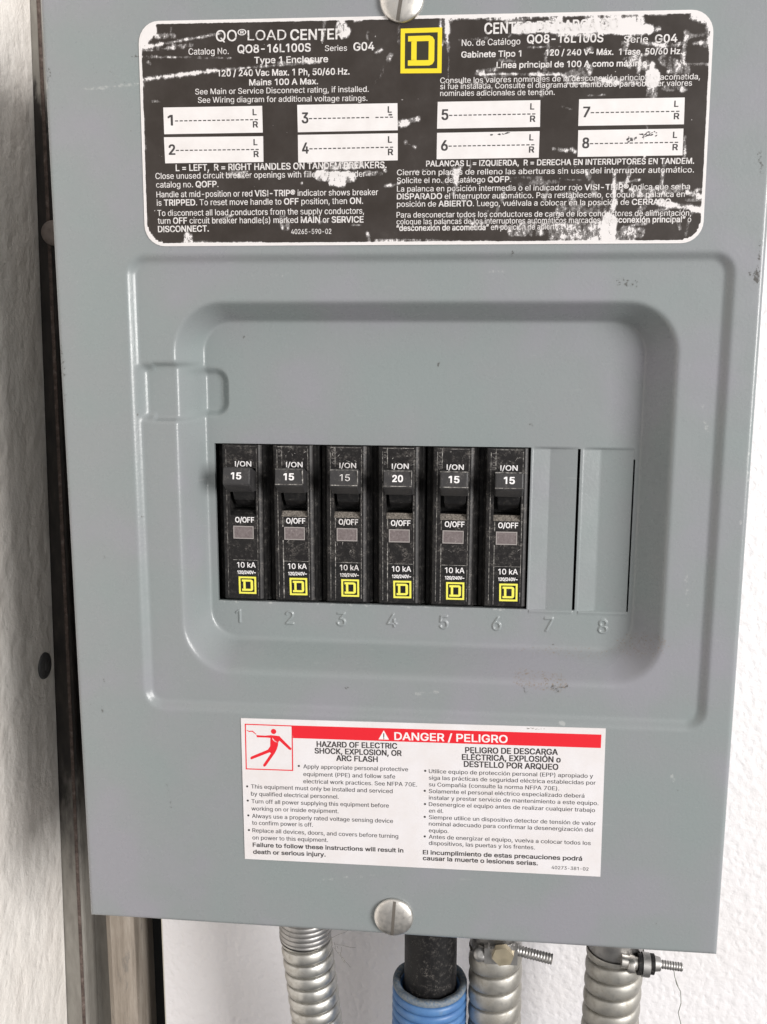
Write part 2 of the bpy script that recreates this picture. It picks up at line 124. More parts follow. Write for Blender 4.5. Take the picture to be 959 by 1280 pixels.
 116: (227, [[204,379,204,327,6,327,6,379],[65,471,126,471,126,98,128,76,136,61,150,53,170,50,185,51,202,54,213,2,203,-1,192,-3,180,-4,168,-4,125,2,92,21,72,52,65,93]]),
 117: (410, [[182,-5,146,-1,115,11,89,31,69,59,57,95,53,139,53,379,114,379,114,144,119,105,137,75,164,56,200,50,226,53,249,62,268,77,283,97,293,122,296,153,296,379,357,379,357,0,298,0,298,92,307,92,286,47,257,17,222,0]]),
 118: (389, [[163,0,17,379,84,379,165,155,177,121,187,87,196,53,206,21,184,21,194,53,203,87,213,121,224,155,305,379,371,379,226,0]]),
 119: (567, [[138,0,23,379,87,379,133,214,143,177,154,137,165,91,175,41,165,41,175,90,186,135,196,176,206,214,252,379,316,379,362,214,371,176,382,136,392,91,402,41,391,41,402,90,413,135,423,176,434,214,480,379,545,379,429,0,368,0,319,172,305,225,297,252,291,280,277,338,291,338,277,280,270,252,263,225,255,198,248,172,199,0]]),
 120: (379, [[21,0,171,218,171,171,29,379,100,379,147,306,164,279,179,253,193,229,207,206,175,206,190,229,202,253,216,279,233,306,282,379,352,379,209,169,209,214,358,0,287,0,231,85,214,112,200,136,187,159,173,182,205,182,191,159,178,136,165,112,148,85,91,0]]),
 121: (389, [[47,-139,61,-86,71,-87,88,-90,104,-89,118,-84,130,-74,141,-58,151,-36,163,-1,17,379,84,379,165,155,177,121,187,87,196,53,206,21,184,21,193,53,202,87,212,121,224,155,305,379,371,379,204,-58,191,-85,177,-107,159,-124,139,-136,117,-143,91,-145,77,-145,65,-143,54,-141]]),
 122: (380, [[42,0,42,46,254,320,254,323,48,323,48,379,333,379,333,331,126,60,126,56,339,56,339,0]]),
 123: (273, [[30,219,30,252,65,257,88,270,100,293,104,327,104,406,106,438,111,466,120,489,133,507,151,521,174,531,203,537,236,539,236,488,200,483,177,468,165,442,161,405,161,307,159,288,156,271,148,256,136,244,119,233,96,226,67,221],[236,-96,203,-94,174,-88,151,-78,133,-64,120,-46,111,-23,106,5,104,38,104,116,100,151,88,174,65,187,30,191,30,224,67,223,96,218,119,210,136,199,148,186,156,171,159,154,161,136,161,39,165,1,177,-25,200,-40,236,-45],[30,191,30,253,90,253,90,191]]),
 124: (230, [[141,673,141,-164,88,-164,88,673]]),
 125: (273, [[243,219,206,221,177,226,154,233,137,244,125,256,118,271,114,288,112,307,112,405,108,442,96,468,74,483,37,488,37,539,71,537,99,531,122,521,139,507,153,489,162,466,167,438,169,406,169,327,173,293,185,270,208,257,243,252],[37,-96,37,-45,74,-40,96,-25,108,1,112,39,112,136,114,154,118,171,125,186,137,199,154,210,177,218,206,223,243,224,243,191,208,187,185,173,173,150,169,116,169,38,167,5,162,-23,153,-46,139,-64,122,-78,99,-88,71,-94],[243,191,182,191,182,253,243,252]]),
 126: (453, [[52,150,55,188,66,218,82,240,103,255,127,263,151,266,175,264,197,256,220,241,246,221,262,207,275,198,286,193,299,192,318,196,332,207,341,226,344,253,400,253,397,215,386,185,370,163,349,148,326,139,301,137,276,139,254,148,232,162,207,182,190,195,177,204,166,209,154,210,136,207,121,196,111,178,108,150]]),
 225: (389, [[160,-9,126,-5,94,5,68,22,48,45,35,73,30,108,34,138,43,161,58,179,78,193,100,203,125,211,152,216,178,220,209,224,234,227,252,230,265,235,273,243,276,255,276,257,273,279,267,297,256,311,240,322,220,329,196,331,171,329,149,322,132,313,118,301,107,288,100,274,41,291,57,322,79,346,104,364,133,375,163,382,194,384,215,383,239,379,263,372,286,360,306,343,322,320,333,290,337,251,337,0,277,0,277,52,272,52,264,38,252,25,236,12,215,1,190,-6],[170,45,202,49,228,59,248,74,263,93,272,115,276,138,276,190,270,186,259,182,246,179,231,176,216,173,200,171,175,168,154,164,134,159,117,150,103,139,95,124,92,105,94,87,102,72,114,61,130,52,149,47],[162,429,210,529,278,529,212,429]]),
 233: (404, [[212,-8,161,-2,117,16,82,46,56,85,40,132,34,187,39,242,55,290,81,329,115,359,157,378,205,384,236,382,266,374,294,361,319,341,341,315,357,282,368,242,371,194,371,169,75,169,75,221,338,221,310,202,307,237,298,269,283,294,263,314,237,326,205,330,173,326,146,313,125,294,109,270,99,241,96,211,96,178,100,139,110,106,128,80,151,61,179,50,212,46,234,48,254,53,271,61,285,73,297,88,306,105,365,91,353,63,335,39,311,19,283,4,249,-5],[177,429,225,529,293,529,227,429]]),
 237: (167, [[53,0,53,379,114,379,114,0],[57,429,104,529,173,529,107,429]]),
 243: (415, [[207,-8,159,-2,117,16,82,46,56,85,40,133,34,187,40,243,56,291,82,330,117,360,159,378,207,384,256,378,299,360,333,330,359,291,376,243,381,187,376,133,359,85,333,46,299,16,256,-2],[207,46,242,51,270,66,292,89,307,117,316,151,319,187,316,224,307,258,292,287,270,310,242,325,207,330,173,325,145,310,124,287,108,258,99,224,96,187,99,151,108,117,124,89,145,66,173,51],[181,429,228,529,297,529,231,429]]),
 250: (410, [[182,-5,146,-1,115,11,89,31,69,59,57,95,53,139,53,379,114,379,114,144,119,105,137,75,164,56,200,50,226,53,249,62,268,77,283,97,293,122,296,153,296,379,357,379,357,0,298,0,298,92,307,92,286,47,257,17,222,0],[178,429,226,529,294,529,228,429]]),
 241: (410, [[114,227,114,0,53,0,53,379,112,379,112,287,102,287,124,332,152,362,187,379,227,384,264,380,295,369,321,349,341,321,353,285,357,240,357,0,296,0,296,235,290,275,273,304,246,323,210,329,184,326,161,317,141,303,126,283,117,257],[250,446,237,447,225,450,213,455,202,460,182,470,174,473,167,475,159,472,153,466,150,457,149,448,106,448,110,476,120,498,137,513,161,518,174,517,185,514,196,509,207,504,216,499,226,494,234,491,243,490,251,491,256,496,260,505,262,517,304,517,300,488,289,466,272,451]]),
 201: (419, [[60,0,60,509,372,509,372,452,125,452,125,286,355,286,355,229,125,229,125,57,375,57,375,0],[191,558,239,659,307,659,241,558]]),
 211: (533, [[267,-7,225,-3,186,7,150,25,119,49,92,79,70,115,53,157,44,203,40,254,44,305,53,352,70,393,92,429,119,459,150,484,186,501,225,512,267,516,309,512,348,501,384,484,415,459,442,429,464,393,480,352,490,305,493,254,490,203,480,157,464,115,442,79,415,49,384,25,348,7,309,-3],[267,53,310,59,349,76,383,105,408,144,425,194,430,254,425,314,408,365,383,404,349,433,310,450,267,456,223,450,184,433,151,404,125,364,109,314,103,254,109,194,125,144,151,105,184,76,223,59],[240,558,288,659,356,659,290,558]]),
 174: (463, [[231,118,192,122,154,134,121,152,91,177,67,206,48,240,37,277,33,317,37,357,48,394,67,428,91,457,121,482,154,500,192,512,231,516,271,512,309,500,343,482,372,457,396,428,415,394,426,357,430,317,426,277,415,240,396,206,372,177,343,152,309,134,271,122],[231,166,271,171,307,187,338,210,362,241,377,277,382,317,377,357,362,393,338,423,307,447,271,462,231,467,192,462,156,447,125,423,101,393,86,357,81,317,86,277,101,241,125,210,156,187,192,171],[273,226,228,312,273,312,319,226],[161,226,161,409,253,409,266,407,279,402,292,394,302,383,309,368,311,350,309,332,302,316,291,304,278,295,264,289,250,287,185,287,185,319,239,319,248,321,257,327,264,337,267,350,264,364,257,372,248,376,239,378,203,378,203,226]]),
 8226: (389, [[194,93,166,96,139,107,117,124,100,147,89,173,85,202,89,231,100,257,117,279,139,296,166,307,194,311,223,307,249,296,272,279,289,257,300,231,304,202,300,173,289,147,272,124,249,107,223,96]]),
 8220: (300, [[52,318,104,509,151,509,121,318],[175,318,228,509,274,509,244,318]]),
 8221: (300, [[52,318,82,509,151,509,98,318],[175,318,205,509,274,509,222,318]]),
 32: (188, []),
}
LINES = [
 ('rating_light', 'QO', -56.56, 300.73, -50.03, 300.65, 3.18),
 ('rating_light', '®', -49.69, 301.7, -46.96, 301.73, 2.3),
 ('rating_light', 'LOAD', -46.56, 300.76, -34.55, 300.64, 2.88),
 ('rating_light', '*CENTER', -33.2, 300.51, -16.96, 300.38, 2.96),
 ('rating_light', 'Catalog No.', -65.36, 297.07, -52.65, 296.95, 1.84),
 ('rating_light', '*QO8-16L100S', -49.8, 297.17, -27.01, 297.09, 2.32),
 ('rating_light', 'Series', -22.55, 297.08, -15.74, 297.01, 1.63),
 ('rating_light', '*G04', -13.68, 296.95, -7.42, 296.99, 2.29),
 ('rating_light', '*Type 1 Enclosure', -44.6, 294.05, -21.65, 293.89, 1.84),
 ('rating_light', '*120 / 240 Vac Max. 1 Ph, 50/60 Hz.', -56.31, 290.53, -15.04, 290.18, 1.85),
 ('rating_light', '*Mains 100 A Max.', -46.32, 287.67, -24.81, 287.59, 1.76),
 ('rating_light', 'See Main or Service Disconnect rating, if installed.', -63.61, 285.39, -9.06, 285.03, 1.67),
 ('rating_light', 'See Wiring diagram for additional voltage ratings.', -62.83, 282.91, -9.47, 282.42, 1.68),
 ('rating_light', '*L = LEFT,  R = RIGHT HANDLES ON TANDEM BREAKERS.', -70.63, 262.63, -3.51, 262.61, 1.92),
 ('rating_light', 'Close unused circuit breaker openings with filler plates. Order', -77.38, 260.28, -10.1, 260.11, 1.83),
 ('rating_light', 'catalog no. *QOFP*.', -77.26, 257.63, -57.0, 257.59, 1.84),
 ('rating_light', 'Handle at mid-position or red *VISI-TRIP®* indicator shows breaker', -77.27, 254.66, -6.11, 254.57, 1.84),
 ('rating_light', 'is *TRIPPED*. To reset move handle to *OFF* position, then *ON*.', -77.26, 252.1, -10.84, 252.01, 1.85),
 ('rating_light', 'To disconnect all load conductors from the supply conductors,', -77.17, 248.91, -10.52, 248.99, 1.86),
 ('rating_light', 'turn *OFF* circuit breaker handle(s) marked *MAIN* or *SERVICE', -77.15, 246.53, -10.73, 246.36, 1.86),
 ('rating_light', '*DISCONNECT.', -77.14, 243.94, -60.54, 244.02, 1.87),
 ('rating_light', '40265-590-02', -33.79, 242.99, -20.94, 242.99, 1.53),
 ('rating_light', '*CENTRO DE CARGA QO', 26.03, 300.67, 65.34, 300.97, 3.03),
 ('rating_light', 'No. de Catálogo', 19.24, 297.47, 36.73, 297.48, 1.81),
 ('rating_light', '*QO8-16L100S', 38.74, 297.76, 61.17, 297.52, 2.36),
 ('rating_light', 'Serie', 67.26, 297.15, 74.25, 297.08, 1.89),
 ('rating_light', '*G04', 76.34, 296.91, 82.7, 296.97, 2.22),
 ('rating_light', '*Gabinete Tipo 1', 19.18, 294.19, 37.06, 294.09, 1.7),
 ('rating_light', '*120 / 240 V~ Máx.  1 fase, 50/60 Hz.', 44.44, 294.14, 84.28, 293.61, 1.69),
 ('rating_light', '*Línea principal de 100 A como máximo.', 29.84, 290.98, 74.81, 290.5, 1.7),
 ('rating_light', 'Consulte los valores nominales de la desconexión principal o acometida,', 12.86, 287.03, 89.89, 286.47, 1.6),
 ('rating_light', 'si fue instalada. Consulte el diagrama de alambrado para obtener valores', 12.89, 285.31, 87.67, 284.72, 1.61),
 ('rating_light', 'nominales adicionales de tensión.', 12.91, 283.35, 47.42, 282.98, 1.61),
 ('rating_light', '*PALANCAS L = IZQUIERDA,  R = DERECHA EN INTERRUPTORES EN TANDEM.', 8.86, 262.89, 89.53, 262.56, 1.65),
 ('rating_light', 'Cierre con placas de relleno las aberturas sin usar del interruptor automático.', -0.2, 260.41, 89.67, 260.02, 1.66),
 ('rating_light', 'Solicite el no. de catálogo *QOFP*.', -0.18, 258.02, 35.01, 257.94, 1.67),
 ('rating_light', 'La palanca en posición intermedia o el indicador rojo *VISI-TRIP®* indica que se ha', -0.17, 255.52, 88.77, 255.17, 1.67),
 ('rating_light', '*DISPARADO* el interruptor automático. Para restablecerlo, coloque la palanca en', -0.16, 253.24, 87.36, 252.98, 1.68),
 ('rating_light', 'posición de *ABIERTO*. Luego, vuélvala a colocar en la posición de *CERRADO*.', -0.15, 250.96, 83.93, 250.8, 1.68),
 ('rating_light', 'Para desconectar todos los conductores de carga de los conductores de alimentación,', -0.25, 247.71, 89.57, 247.47, 1.69),
 ('rating_light', 'coloque las palancas de los interruptores automáticos marcados *“desconexión principal”* o', -0.24, 245.66, 89.68, 245.59, 1.69),
 ('rating_light', '*“desconexión de acometida”* en posición de abierto.', -0.23, 243.72, 50.32, 243.8, 1.7),
 ('danger_white', '*DANGER / PELIGRO', -0.0, 74.48, 38.49, 75.12, 2.71),
 ('danger_dark', '*HAZARD OF ELECTRIC', -27.14, 70.65, 0.83, 71.23, 2.0),
 ('danger_dark', '*SHOCK, EXPLOSION, OR', -27.87, 68.18, 2.38, 68.66, 2.0),
 ('danger_dark', '*ARC FLASH', -20.27, 65.79, -5.9, 66.05, 2.0),
 ('danger_dark', 'Apply appropriate personal protective', -31.97, 62.39, 4.71, 63.09, 1.49),
 ('danger_dark', 'equipment (PPE) and follow safe', -32.0, 59.55, 0.27, 60.2, 1.5),
 ('danger_dark', 'electrical work practices. See NFPA 70E.', -32.04, 56.85, 7.88, 57.62, 1.5),
 ('danger_dark', 'This equipment must only be installed and serviced', -50.79, 53.92, -0.62, 54.72, 1.52),
 ('danger_dark', 'by qualified electrical personnel.', -50.85, 51.19, -19.57, 51.63, 1.52),
 ('danger_dark', 'Turn off all power supplying this equipment before', -50.76, 48.31, -1.92, 49.26, 1.52),
 ('danger_dark', 'working on or inside equipment.', -50.82, 45.56, -19.67, 46.19, 1.53),
 ('danger_dark', 'Always use a properly rated voltage sensing device', -50.67, 42.74, -0.42, 43.54, 1.53),
 ('danger_dark', 'to confirm power is off.', -50.72, 40.12, -28.85, 40.51, 1.54),
 ('danger_dark', 'Replace all devices, doors, and covers before turning', -50.64, 37.21, 1.44, 37.89, 1.54),
 ('danger_dark', 'on power to this equipment.', -50.7, 34.43, -23.52, 35.0, 1.55),
 ('danger_dark', '*Failure to follow these instructions will result in', -50.61, 31.65, 3.24, 32.59, 1.55),
 ('danger_dark', '*death or serious injury.', -50.52, 28.94, -24.43, 29.41, 1.55),
 ('danger_dark', '*PELIGRO DE DESCARGA', 24.35, 70.83, 55.54, 71.6, 2.05),
 ('danger_dark', '*ELÉCTRICA, EXPLOSIÓN o', 23.28, 68.24, 56.58, 68.91, 2.06),
 ('danger_dark', '*DESTELLO POR ARQUEO', 23.99, 65.74, 55.87, 66.2, 2.06),
 ('danger_dark', 'Utilice equipo de protección personal (EPP) apropiado y', 11.94, 62.83, 67.67, 63.8, 1.44),
 ('danger_dark', 'siga las prácticas de seguridad eléctrica establecidas por', 11.96, 60.43, 68.63, 61.4, 1.44),
 ('danger_dark', 'su Compañía (consulte la norma NFPA 70E).', 11.99, 57.94, 56.49, 58.72, 1.44),
 ('danger_dark', 'Solamente el personal eléctrico especializado deberá', 12.02, 55.45, 65.05, 56.47, 1.45),
 ('danger_dark', 'instalar y prestar servicio de mantenimiento a este equipo.', 12.05, 53.03, 69.88, 54.03, 1.45),
 ('danger_dark', 'Desenergice el equipo antes de realizar cualquier trabajo', 12.07, 50.61, 68.82, 51.42, 1.46),
 ('danger_dark', 'en él.', 12.1, 48.17, 17.08, 48.28, 1.46),
 ('danger_dark', 'Siempre utilice un dispositivo detector de tensión de valor', 12.13, 45.74, 69.31, 46.58, 1.46),
 ('danger_dark', 'nominal adecuado para confirmar la desenergización del', 12.16, 43.29, 68.46, 44.12, 1.47),
 ('danger_dark', 'equipo.', 12.18, 40.76, 19.0, 40.82, 1.47),
 ('danger_dark', 'Antes de energizar el equipo, vuelva a colocar todos los', 12.21, 38.39, 67.85, 39.17, 1.47),
 ('danger_dark', 'dispositivos, las puertas y los frentes.', 12.24, 36.01, 48.94, 36.44, 1.48),
 ('danger_dark', '*El incumplimiento de estas precauciones podrá', 10.22, 32.35, 65.14, 33.18, 1.57),
 ('danger_dark', '*causar la muerte o lesiones serias.', 10.24, 30.12, 50.09, 30.55, 1.57),
 ('danger_dark', '40273-381-02', 54.89, 29.45, 67.5, 29.57, 1.23),
]
SLOTS = [[(-74.05, 281.74), (-42.43, 281.61), (-42.37, 273.72), (-74.03, 273.77)], [(-74.17, 272.87), (-42.28, 272.63), (-42.32, 264.95), (-74.03, 265.01)], [(-31.36, 281.69), (-0.18, 281.55), (-0.03, 273.67), (-31.25, 273.63)], [(-31.26, 272.84), (-0.03, 272.79), (0.02, 264.83), (-31.26, 264.59)], [(12.19, 281.68), (43.21, 281.55), (43.33, 273.86), (12.07, 273.9)], [(12.09, 272.69), (43.27, 272.66), (43.24, 264.97), (12.06, 264.97)], [(54.76, 281.57), (85.81, 281.43), (85.98, 273.85), (54.79, 273.95)], [(54.84, 272.71), (85.93, 272.64), (86.05, 265.0), (54.93, 265.01)]]
LOGO = [(0.72, 302.85), (13.25, 302.89), (13.22, 289.92), (0.69, 290.11)]
QUADS = {'sheet': [(-53.93, 79.94), (71.18, 81.74), (71.64, 27.55), (-53.7, 26.72)], 'bar': [(-35.67, 78.09), (69.84, 79.5), (69.82, 74.7), (-35.52, 73.45)], 'pic_frame': [(-52.56, 78.0), (-35.6, 78.09), (-35.61, 61.24), (-52.58, 61.0)], 'bullets': [(-33.6, 63.21), (-52.22, 54.61), (-52.12, 49.22), (-52.03, 43.58), (-51.93, 37.98), (10.65, 63.57), (10.58, 56.18), (10.71, 51.26), (10.68, 46.47), (10.76, 39.12)], 'triangle': [(-5.57, 74.38), (-1.96, 74.4), (-3.77, 77.75)], 'head': [(-42.36, 75.58)], 'figure': {'arm': [(-48.58, 73.96), (-45.3, 73.89), (-43.31, 74.2), (-40.33, 73.97), (-39.77, 73.33), (-36.07, 69.57), (-36.29, 68.97), (-36.93, 69.08), (-40.36, 72.26), (-40.79, 71.65), (-40.88, 70.53), (-41.33, 69.03), (-42.14, 67.42), (-45.37, 62.63), (-46.02, 62.23), (-46.37, 62.89), (-43.43, 67.44), (-43.85, 67.79), (-50.56, 64.78), (-50.91, 65.29), (-50.46, 65.91), (-44.55, 68.73), (-43.67, 70.03), (-43.54, 73.15), (-45.17, 73.23), (-48.31, 73.16)], 'bolt': [(-51.89, 75.74), (-51.12, 75.4), (-49.83, 75.54), (-49.41, 75.19), (-48.5, 74.34), (-48.65, 74.11), (-49.63, 74.88), (-49.98, 75.16), (-51.12, 75.03), (-51.83, 75.45)], 'flash': [(-42.83, 73.26), (-42.13, 72.4), (-42.63, 72.23), (-40.86, 71.65), (-42.21, 71.81), (-41.64, 72.06), (-42.77, 72.52)]}}
CORNERS = [(-81.17, 307.2), (92.96, 305.69), (93.46, 239.37), (-81.66, 239.56)]
WEAR = [(36.04, 302.42, 65.95, 301.83, 1.33, 0.82), (48.42, 300.3, 59.03, 299.8, 0.93, 0.47), (26.92, 304.9, 36.44, 305.08, 0.59, 0.47), (39.34, 244.3, 62.56, 242.92, 1.93, 0.27), (50.17, 249.67, 64.7, 249.53, 1.36, 0.12), (69.79, 243.33, 74.65, 242.35, 1.35, 0.27), (76.44, 254.56, 85.9, 255.38, 1.07, 0.12), (79.64, 284.31, 85.49, 283.74, 0.79, 0.12), (59.55, 287.0, 72.54, 285.82, 0.79, 0.32), (0.8, 240.97, 30.82, 240.04, 0.34, 0.32), (58.23, 260.63, 60.91, 253.57, 0.81, 0.1), (37.75, 257.38, 49.89, 257.7, 0.55, 0.07), (-80.48, 280.61, -81.74, 244.05, 0.2, 0.17), (-72.01, 299.29, -64.34, 299.8, 0.57, 0.12), (-37.94, 293.81, -24.19, 294.41, 0.56, 0.12), (-80.12, 301.83, -77.17, 304.77, 2.3, 9.22), (-81.25, 299.29, -73.25, 300.49, 0.75, 9.22), (-73.25, 300.49, -54.86, 303.02, 0.43, 1.02), (-81.64, 290.13, -56.16, 292.38, 0.64, 1.02), (-81.66, 289.66, -67.18, 290.99, 0.29, 0.52), (-56.16, 292.38, -40.47, 293.18, 0.37, 0.72), (-40.47, 293.18, -23.7, 293.94, 0.25, 0.32), (-81.29, 298.36, -65.36, 299.59, 0.14, 0.47), (-81.35, 296.95, -51.76, 295.77, 0.12, 0.24), (-80.93, 288.46, -80.67, 288.69, 0.72, 0.52), (-17.45, 304.08, -16.71, 302.47, 1.93, 0.72), (-15.24, 302.89, -16.23, 301.09, 0.69, 0.52), (-9.34, 302.28, -9.34, 300.0, 0.33, 0.52), (-13.02, 305.55, -11.3, 305.73, 0.44, 0.62), (14.68, 305.69, 14.74, 301.64, 0.94, 0.82), (14.74, 301.64, 15.05, 296.65, 0.43, 0.62), (15.05, 296.65, 15.42, 288.44, 0.14, 0.42), (16.13, 305.2, 38.79, 305.68, 0.54, 0.72), (38.8, 305.46, 85.45, 305.03, 0.58, 0.72), (35.35, 301.54, 46.02, 301.48, 1.2, 0.82), (46.01, 301.7, 74.61, 300.71, 1.64, 1.12), (57.72, 303.16, 71.71, 303.0, 1.58, 0.72), (45.93, 304.15, 48.28, 304.31, 1.06, 0.52), (75.31, 300.47, 76.92, 300.87, 0.78, 0.22), (87.34, 304.1, 91.09, 302.69, 1.42, 0.82), (91.14, 301.81, 92.54, 293.84, 0.62, 0.62), (71.99, 297.24, 79.49, 295.94, 0.68, 0.72), (69.94, 291.26, 73.71, 290.73, 1.57, 0.12), (79.22, 292.16, 85.19, 289.12, 1.56, 0.1), (75.81, 290.68, 75.85, 289.78, 1.05, 1.12), (75.96, 287.76, 76.02, 286.41, 2.36, 1.12), (75.92, 283.94, 76.92, 278.04, 1.57, 0.17), (23.88, 289.39, 48.82, 288.71, 0.46, 0.82), (48.83, 288.6, 62.4, 286.49, 0.37, 0.62), (50.57, 286.3, 73.26, 285.46, 0.37, 0.62), (51.7, 288.08, 57.08, 289.77, 1.6, 0.14), (0.34, 275.56, 2.57, 275.75, 1.25, 0.72), (3.06, 276.21, 6.01, 276.85, 0.83, 0.32), (2.36, 270.13, 2.36, 269.9, 0.5, 0.62), (3.6, 269.41, 5.59, 268.67, 0.28, 0.62), (-24.48, 260.56, -14.37, 259.94, 1.7, 0.57), (-20.69, 258.59, -17.41, 258.07, 1.28, 0.82), (-22.43, 263.4, -11.85, 263.73, 1.27, 0.32), (-30.35, 258.35, -30.3, 258.35, 0.57, 1.12), (-4.83, 263.39, -3.82, 261.71, 0.39, 0.52), (-67.52, 242.45, -67.31, 240.71, 1.62, 0.62), (-69.42, 240.73, -50.54, 240.35, 0.35, 0.37), (-80.41, 244.04, -77.89, 240.78, 0.59, 0.62), (-81.13, 246.04, -80.43, 243.54, 0.36, 0.42), (-50.54, 240.35, -42.72, 240.54, 0.35, 0.42), (-36.4, 247.61, -35.66, 245.41, 1.44, 0.27), (-9.33, 243.0, -9.08, 240.55, 0.71, 0.57), (-6.79, 240.78, 2.06, 240.72, 0.51, 0.42), (-14.41, 245.71, -11.36, 245.44, 0.23, 0.32), (17.3, 261.42, 18.09, 258.1, 1.11, 0.52), (22.41, 264.65, 22.47, 261.35, 0.14, 0.52), (66.17, 259.82, 66.26, 252.34, 0.59, 0.57), (66.52, 251.86, 64.83, 246.46, 1.08, 0.82), (65.31, 246.45, 65.1, 240.04, 2.43, 0.92), (50.36, 244.21, 62.96, 245.05, 1.37, 0.24), (35.68, 243.13, 50.39, 243.25, 1.38, 0.22), (48.01, 241.36, 72.33, 240.46, 1.1, 0.37), (30.71, 244.61, 40.55, 244.76, 0.55, 0.27), (67.45, 241.69, 74.63, 242.82, 1.35, 0.17), (79.93, 251.48, 83.3, 250.75, 1.07, 0.72), (83.3, 250.75, 92.16, 249.25, 0.96, 0.72), (88.33, 254.19, 92.42, 252.98, 0.9, 0.72), (71.67, 254.62, 76.95, 253.86, 1.21, 0.2), (53.71, 252.47, 54.82, 248.68, 1.09, 0.22), (74.31, 249.43, 75.46, 250.36, 0.8, 0.17), (53.17, 267.21, 53.92, 266.51, 0.59, 0.52), (47.63, 267.53, 51.51, 266.78, 0.43, 0.32), (81.32, 256.83, 81.74, 253.33, 0.27, 0.32), (-75.47, 302.64, -70.1, 302.73, 0.86, 0.34), (-70.52, 305.06, -71.4, 302.07, 0.2, 0.52), (1.63, 304.7, 3.32, 305.55, 0.54, 0.32), (-6.88, 296.29, -4.92, 297.15, 0.28, 0.42), (-78.33, 295.24, -77.83, 294.76, 0.4, 0.42), (-76.95, 291.21, -76.74, 290.03, 0.23, 0.32), (-78.8, 283.67, -75.18, 283.6, 0.26, 0.42), (39.06, 296.51, 48.55, 296.72, 0.19, 0.27), (57.36, 282.52, 62.57, 282.64, 0.19, 0.52), (49.13, 279.72, 52.75, 278.74, 0.16, 0.42), (49.86, 258.63, 57.12, 258.07, 0.16, 0.37)]
DIRT = [(42.78, 96.9, 55.64, 95.71, 2.43, 0, 1), (52.87, 94.64, 54.76, 93.59, 0.81, 0.1, 2), (43.56, 94.55, 44.17, 92.02, 0.41, 0.2, 2), (78.9, 107.24, 87.08, 110.3, 3.24, -0.05, 1), (69.51, 228.26, 73.92, 227.28, 1.08, 0.0, 2), (110.13, 230.75, 110.05, 228.37, 1.08, 0.4, 3), (110.42, 240.19, 110.76, 231.93, 0.27, 0.1, 3), (107.79, 230.28, 108.28, 230.04, 0.27, 0.3, 2), (-112.0, 207.09, -111.42, 197.89, 0.68, -0.02, 2), (-111.45, 192.58, -111.12, 188.59, 0.54, -0.05, 2), (-111.18, 294.36, -110.87, 290.78, 0.68, 0.0, 2), (35.84, 237.11, 36.09, 236.86, 0.27, 0.5, 2), (-79.78, 297.62, -84.2, 296.79, 0.16, 0.2, 2), (-13.28, 305.26, -21.95, 304.81, 1.62, -0.15, 1), (-99.73, 287.68, -82.21, 288.96, 0.24, 0.2, 4), (55.92, 83.14, 57.54, 82.36, 0.41, 0.5, 4), (110.23, 153.25, 110.53, 152.47, 0.19, 0.2, 4), (-112.71, 290.82, -112.06, 288.42, 0.41, 0.3, 4), (-64.36, 299.1, -58.72, 300.81, 0.22, 0.1, 4), (-49.36, 290.59, -41.76, 291.11, 0.22, -0.1, 2), (-96.67, 296.38, -96.07, 292.82, 0.81, -0.2, 2), (-90.23, 295.05, -89.68, 290.31, 0.81, -0.2, 2), (-109.25, 282.37, -107.18, 281.6, 0.81, -0.2, 2), (93.76, 65.73, 94.38, 64.04, 0.32, 0.2, 4), (-81.1, 53.92, -80.55, 44.75, 0.27, -0.05, 2), (-102.84, 91.94, -102.66, 89.58, 0.32, 0.1, 2), (-103.86, 83.0, -104.01, 80.01, 0.32, 0.0, 2), (-26.55, 20.04, -6.44, 23.16, 0.22, 0.0, 4), (26.04, 231.09, 35.98, 231.53, 0.22, 0.0, 4), (96.76, 191.76, 98.83, 181.74, 0.24, 0.05, 4), (95.09, 134.98, 96.2, 124.3, 0.22, 0.0, 4), (7.18, 90.51, 18.05, 92.1, 0.24, 0.05, 4), (-50.77, 230.14, -35.1, 230.58, 0.22, 0.0, 4), (108.67, 265.66, 109.53, 259.93, 0.43, 0.3, 3), (111.13, 176.84, 112.3, 166.69, 0.35, 0.1, 4), (55.5, 95.31, 58.69, 94.87, 0.54, 0.0, 2), (12.6, 202.48, 12.86, 201.98, 0.32, 0.4, 2), (-53.34, 211.15, -53.08, 210.89, 0.38, 0.6, 2), (44.14, 182.36, 44.4, 182.1, 0.32, 0.5, 2), (-17.04, 91.83, -16.77, 91.55, 0.41, 0.5, 2), (-100.63, 136.67, -100.38, 136.12, 0.32, 0.5, 2)]
GL = {}
for code, (adv, polys) in GLYPHS.items():
    GL[chr(code)] = (adv, [[(v[i], v[i + 1]) for i in range(0, len(v), 2)] for v in polys])
# plain grotesque forms for I, l and 1
GL['I'] = (185, [[(60, 0), (60, 509), (125, 509), (125, 0)]]); GL['l'] = (167, [[(53, 0), (53, 509), (114, 509), (114, 0)]])
GL['1'] = (400, [GL['1'][1][1]])
CAP = 509.0

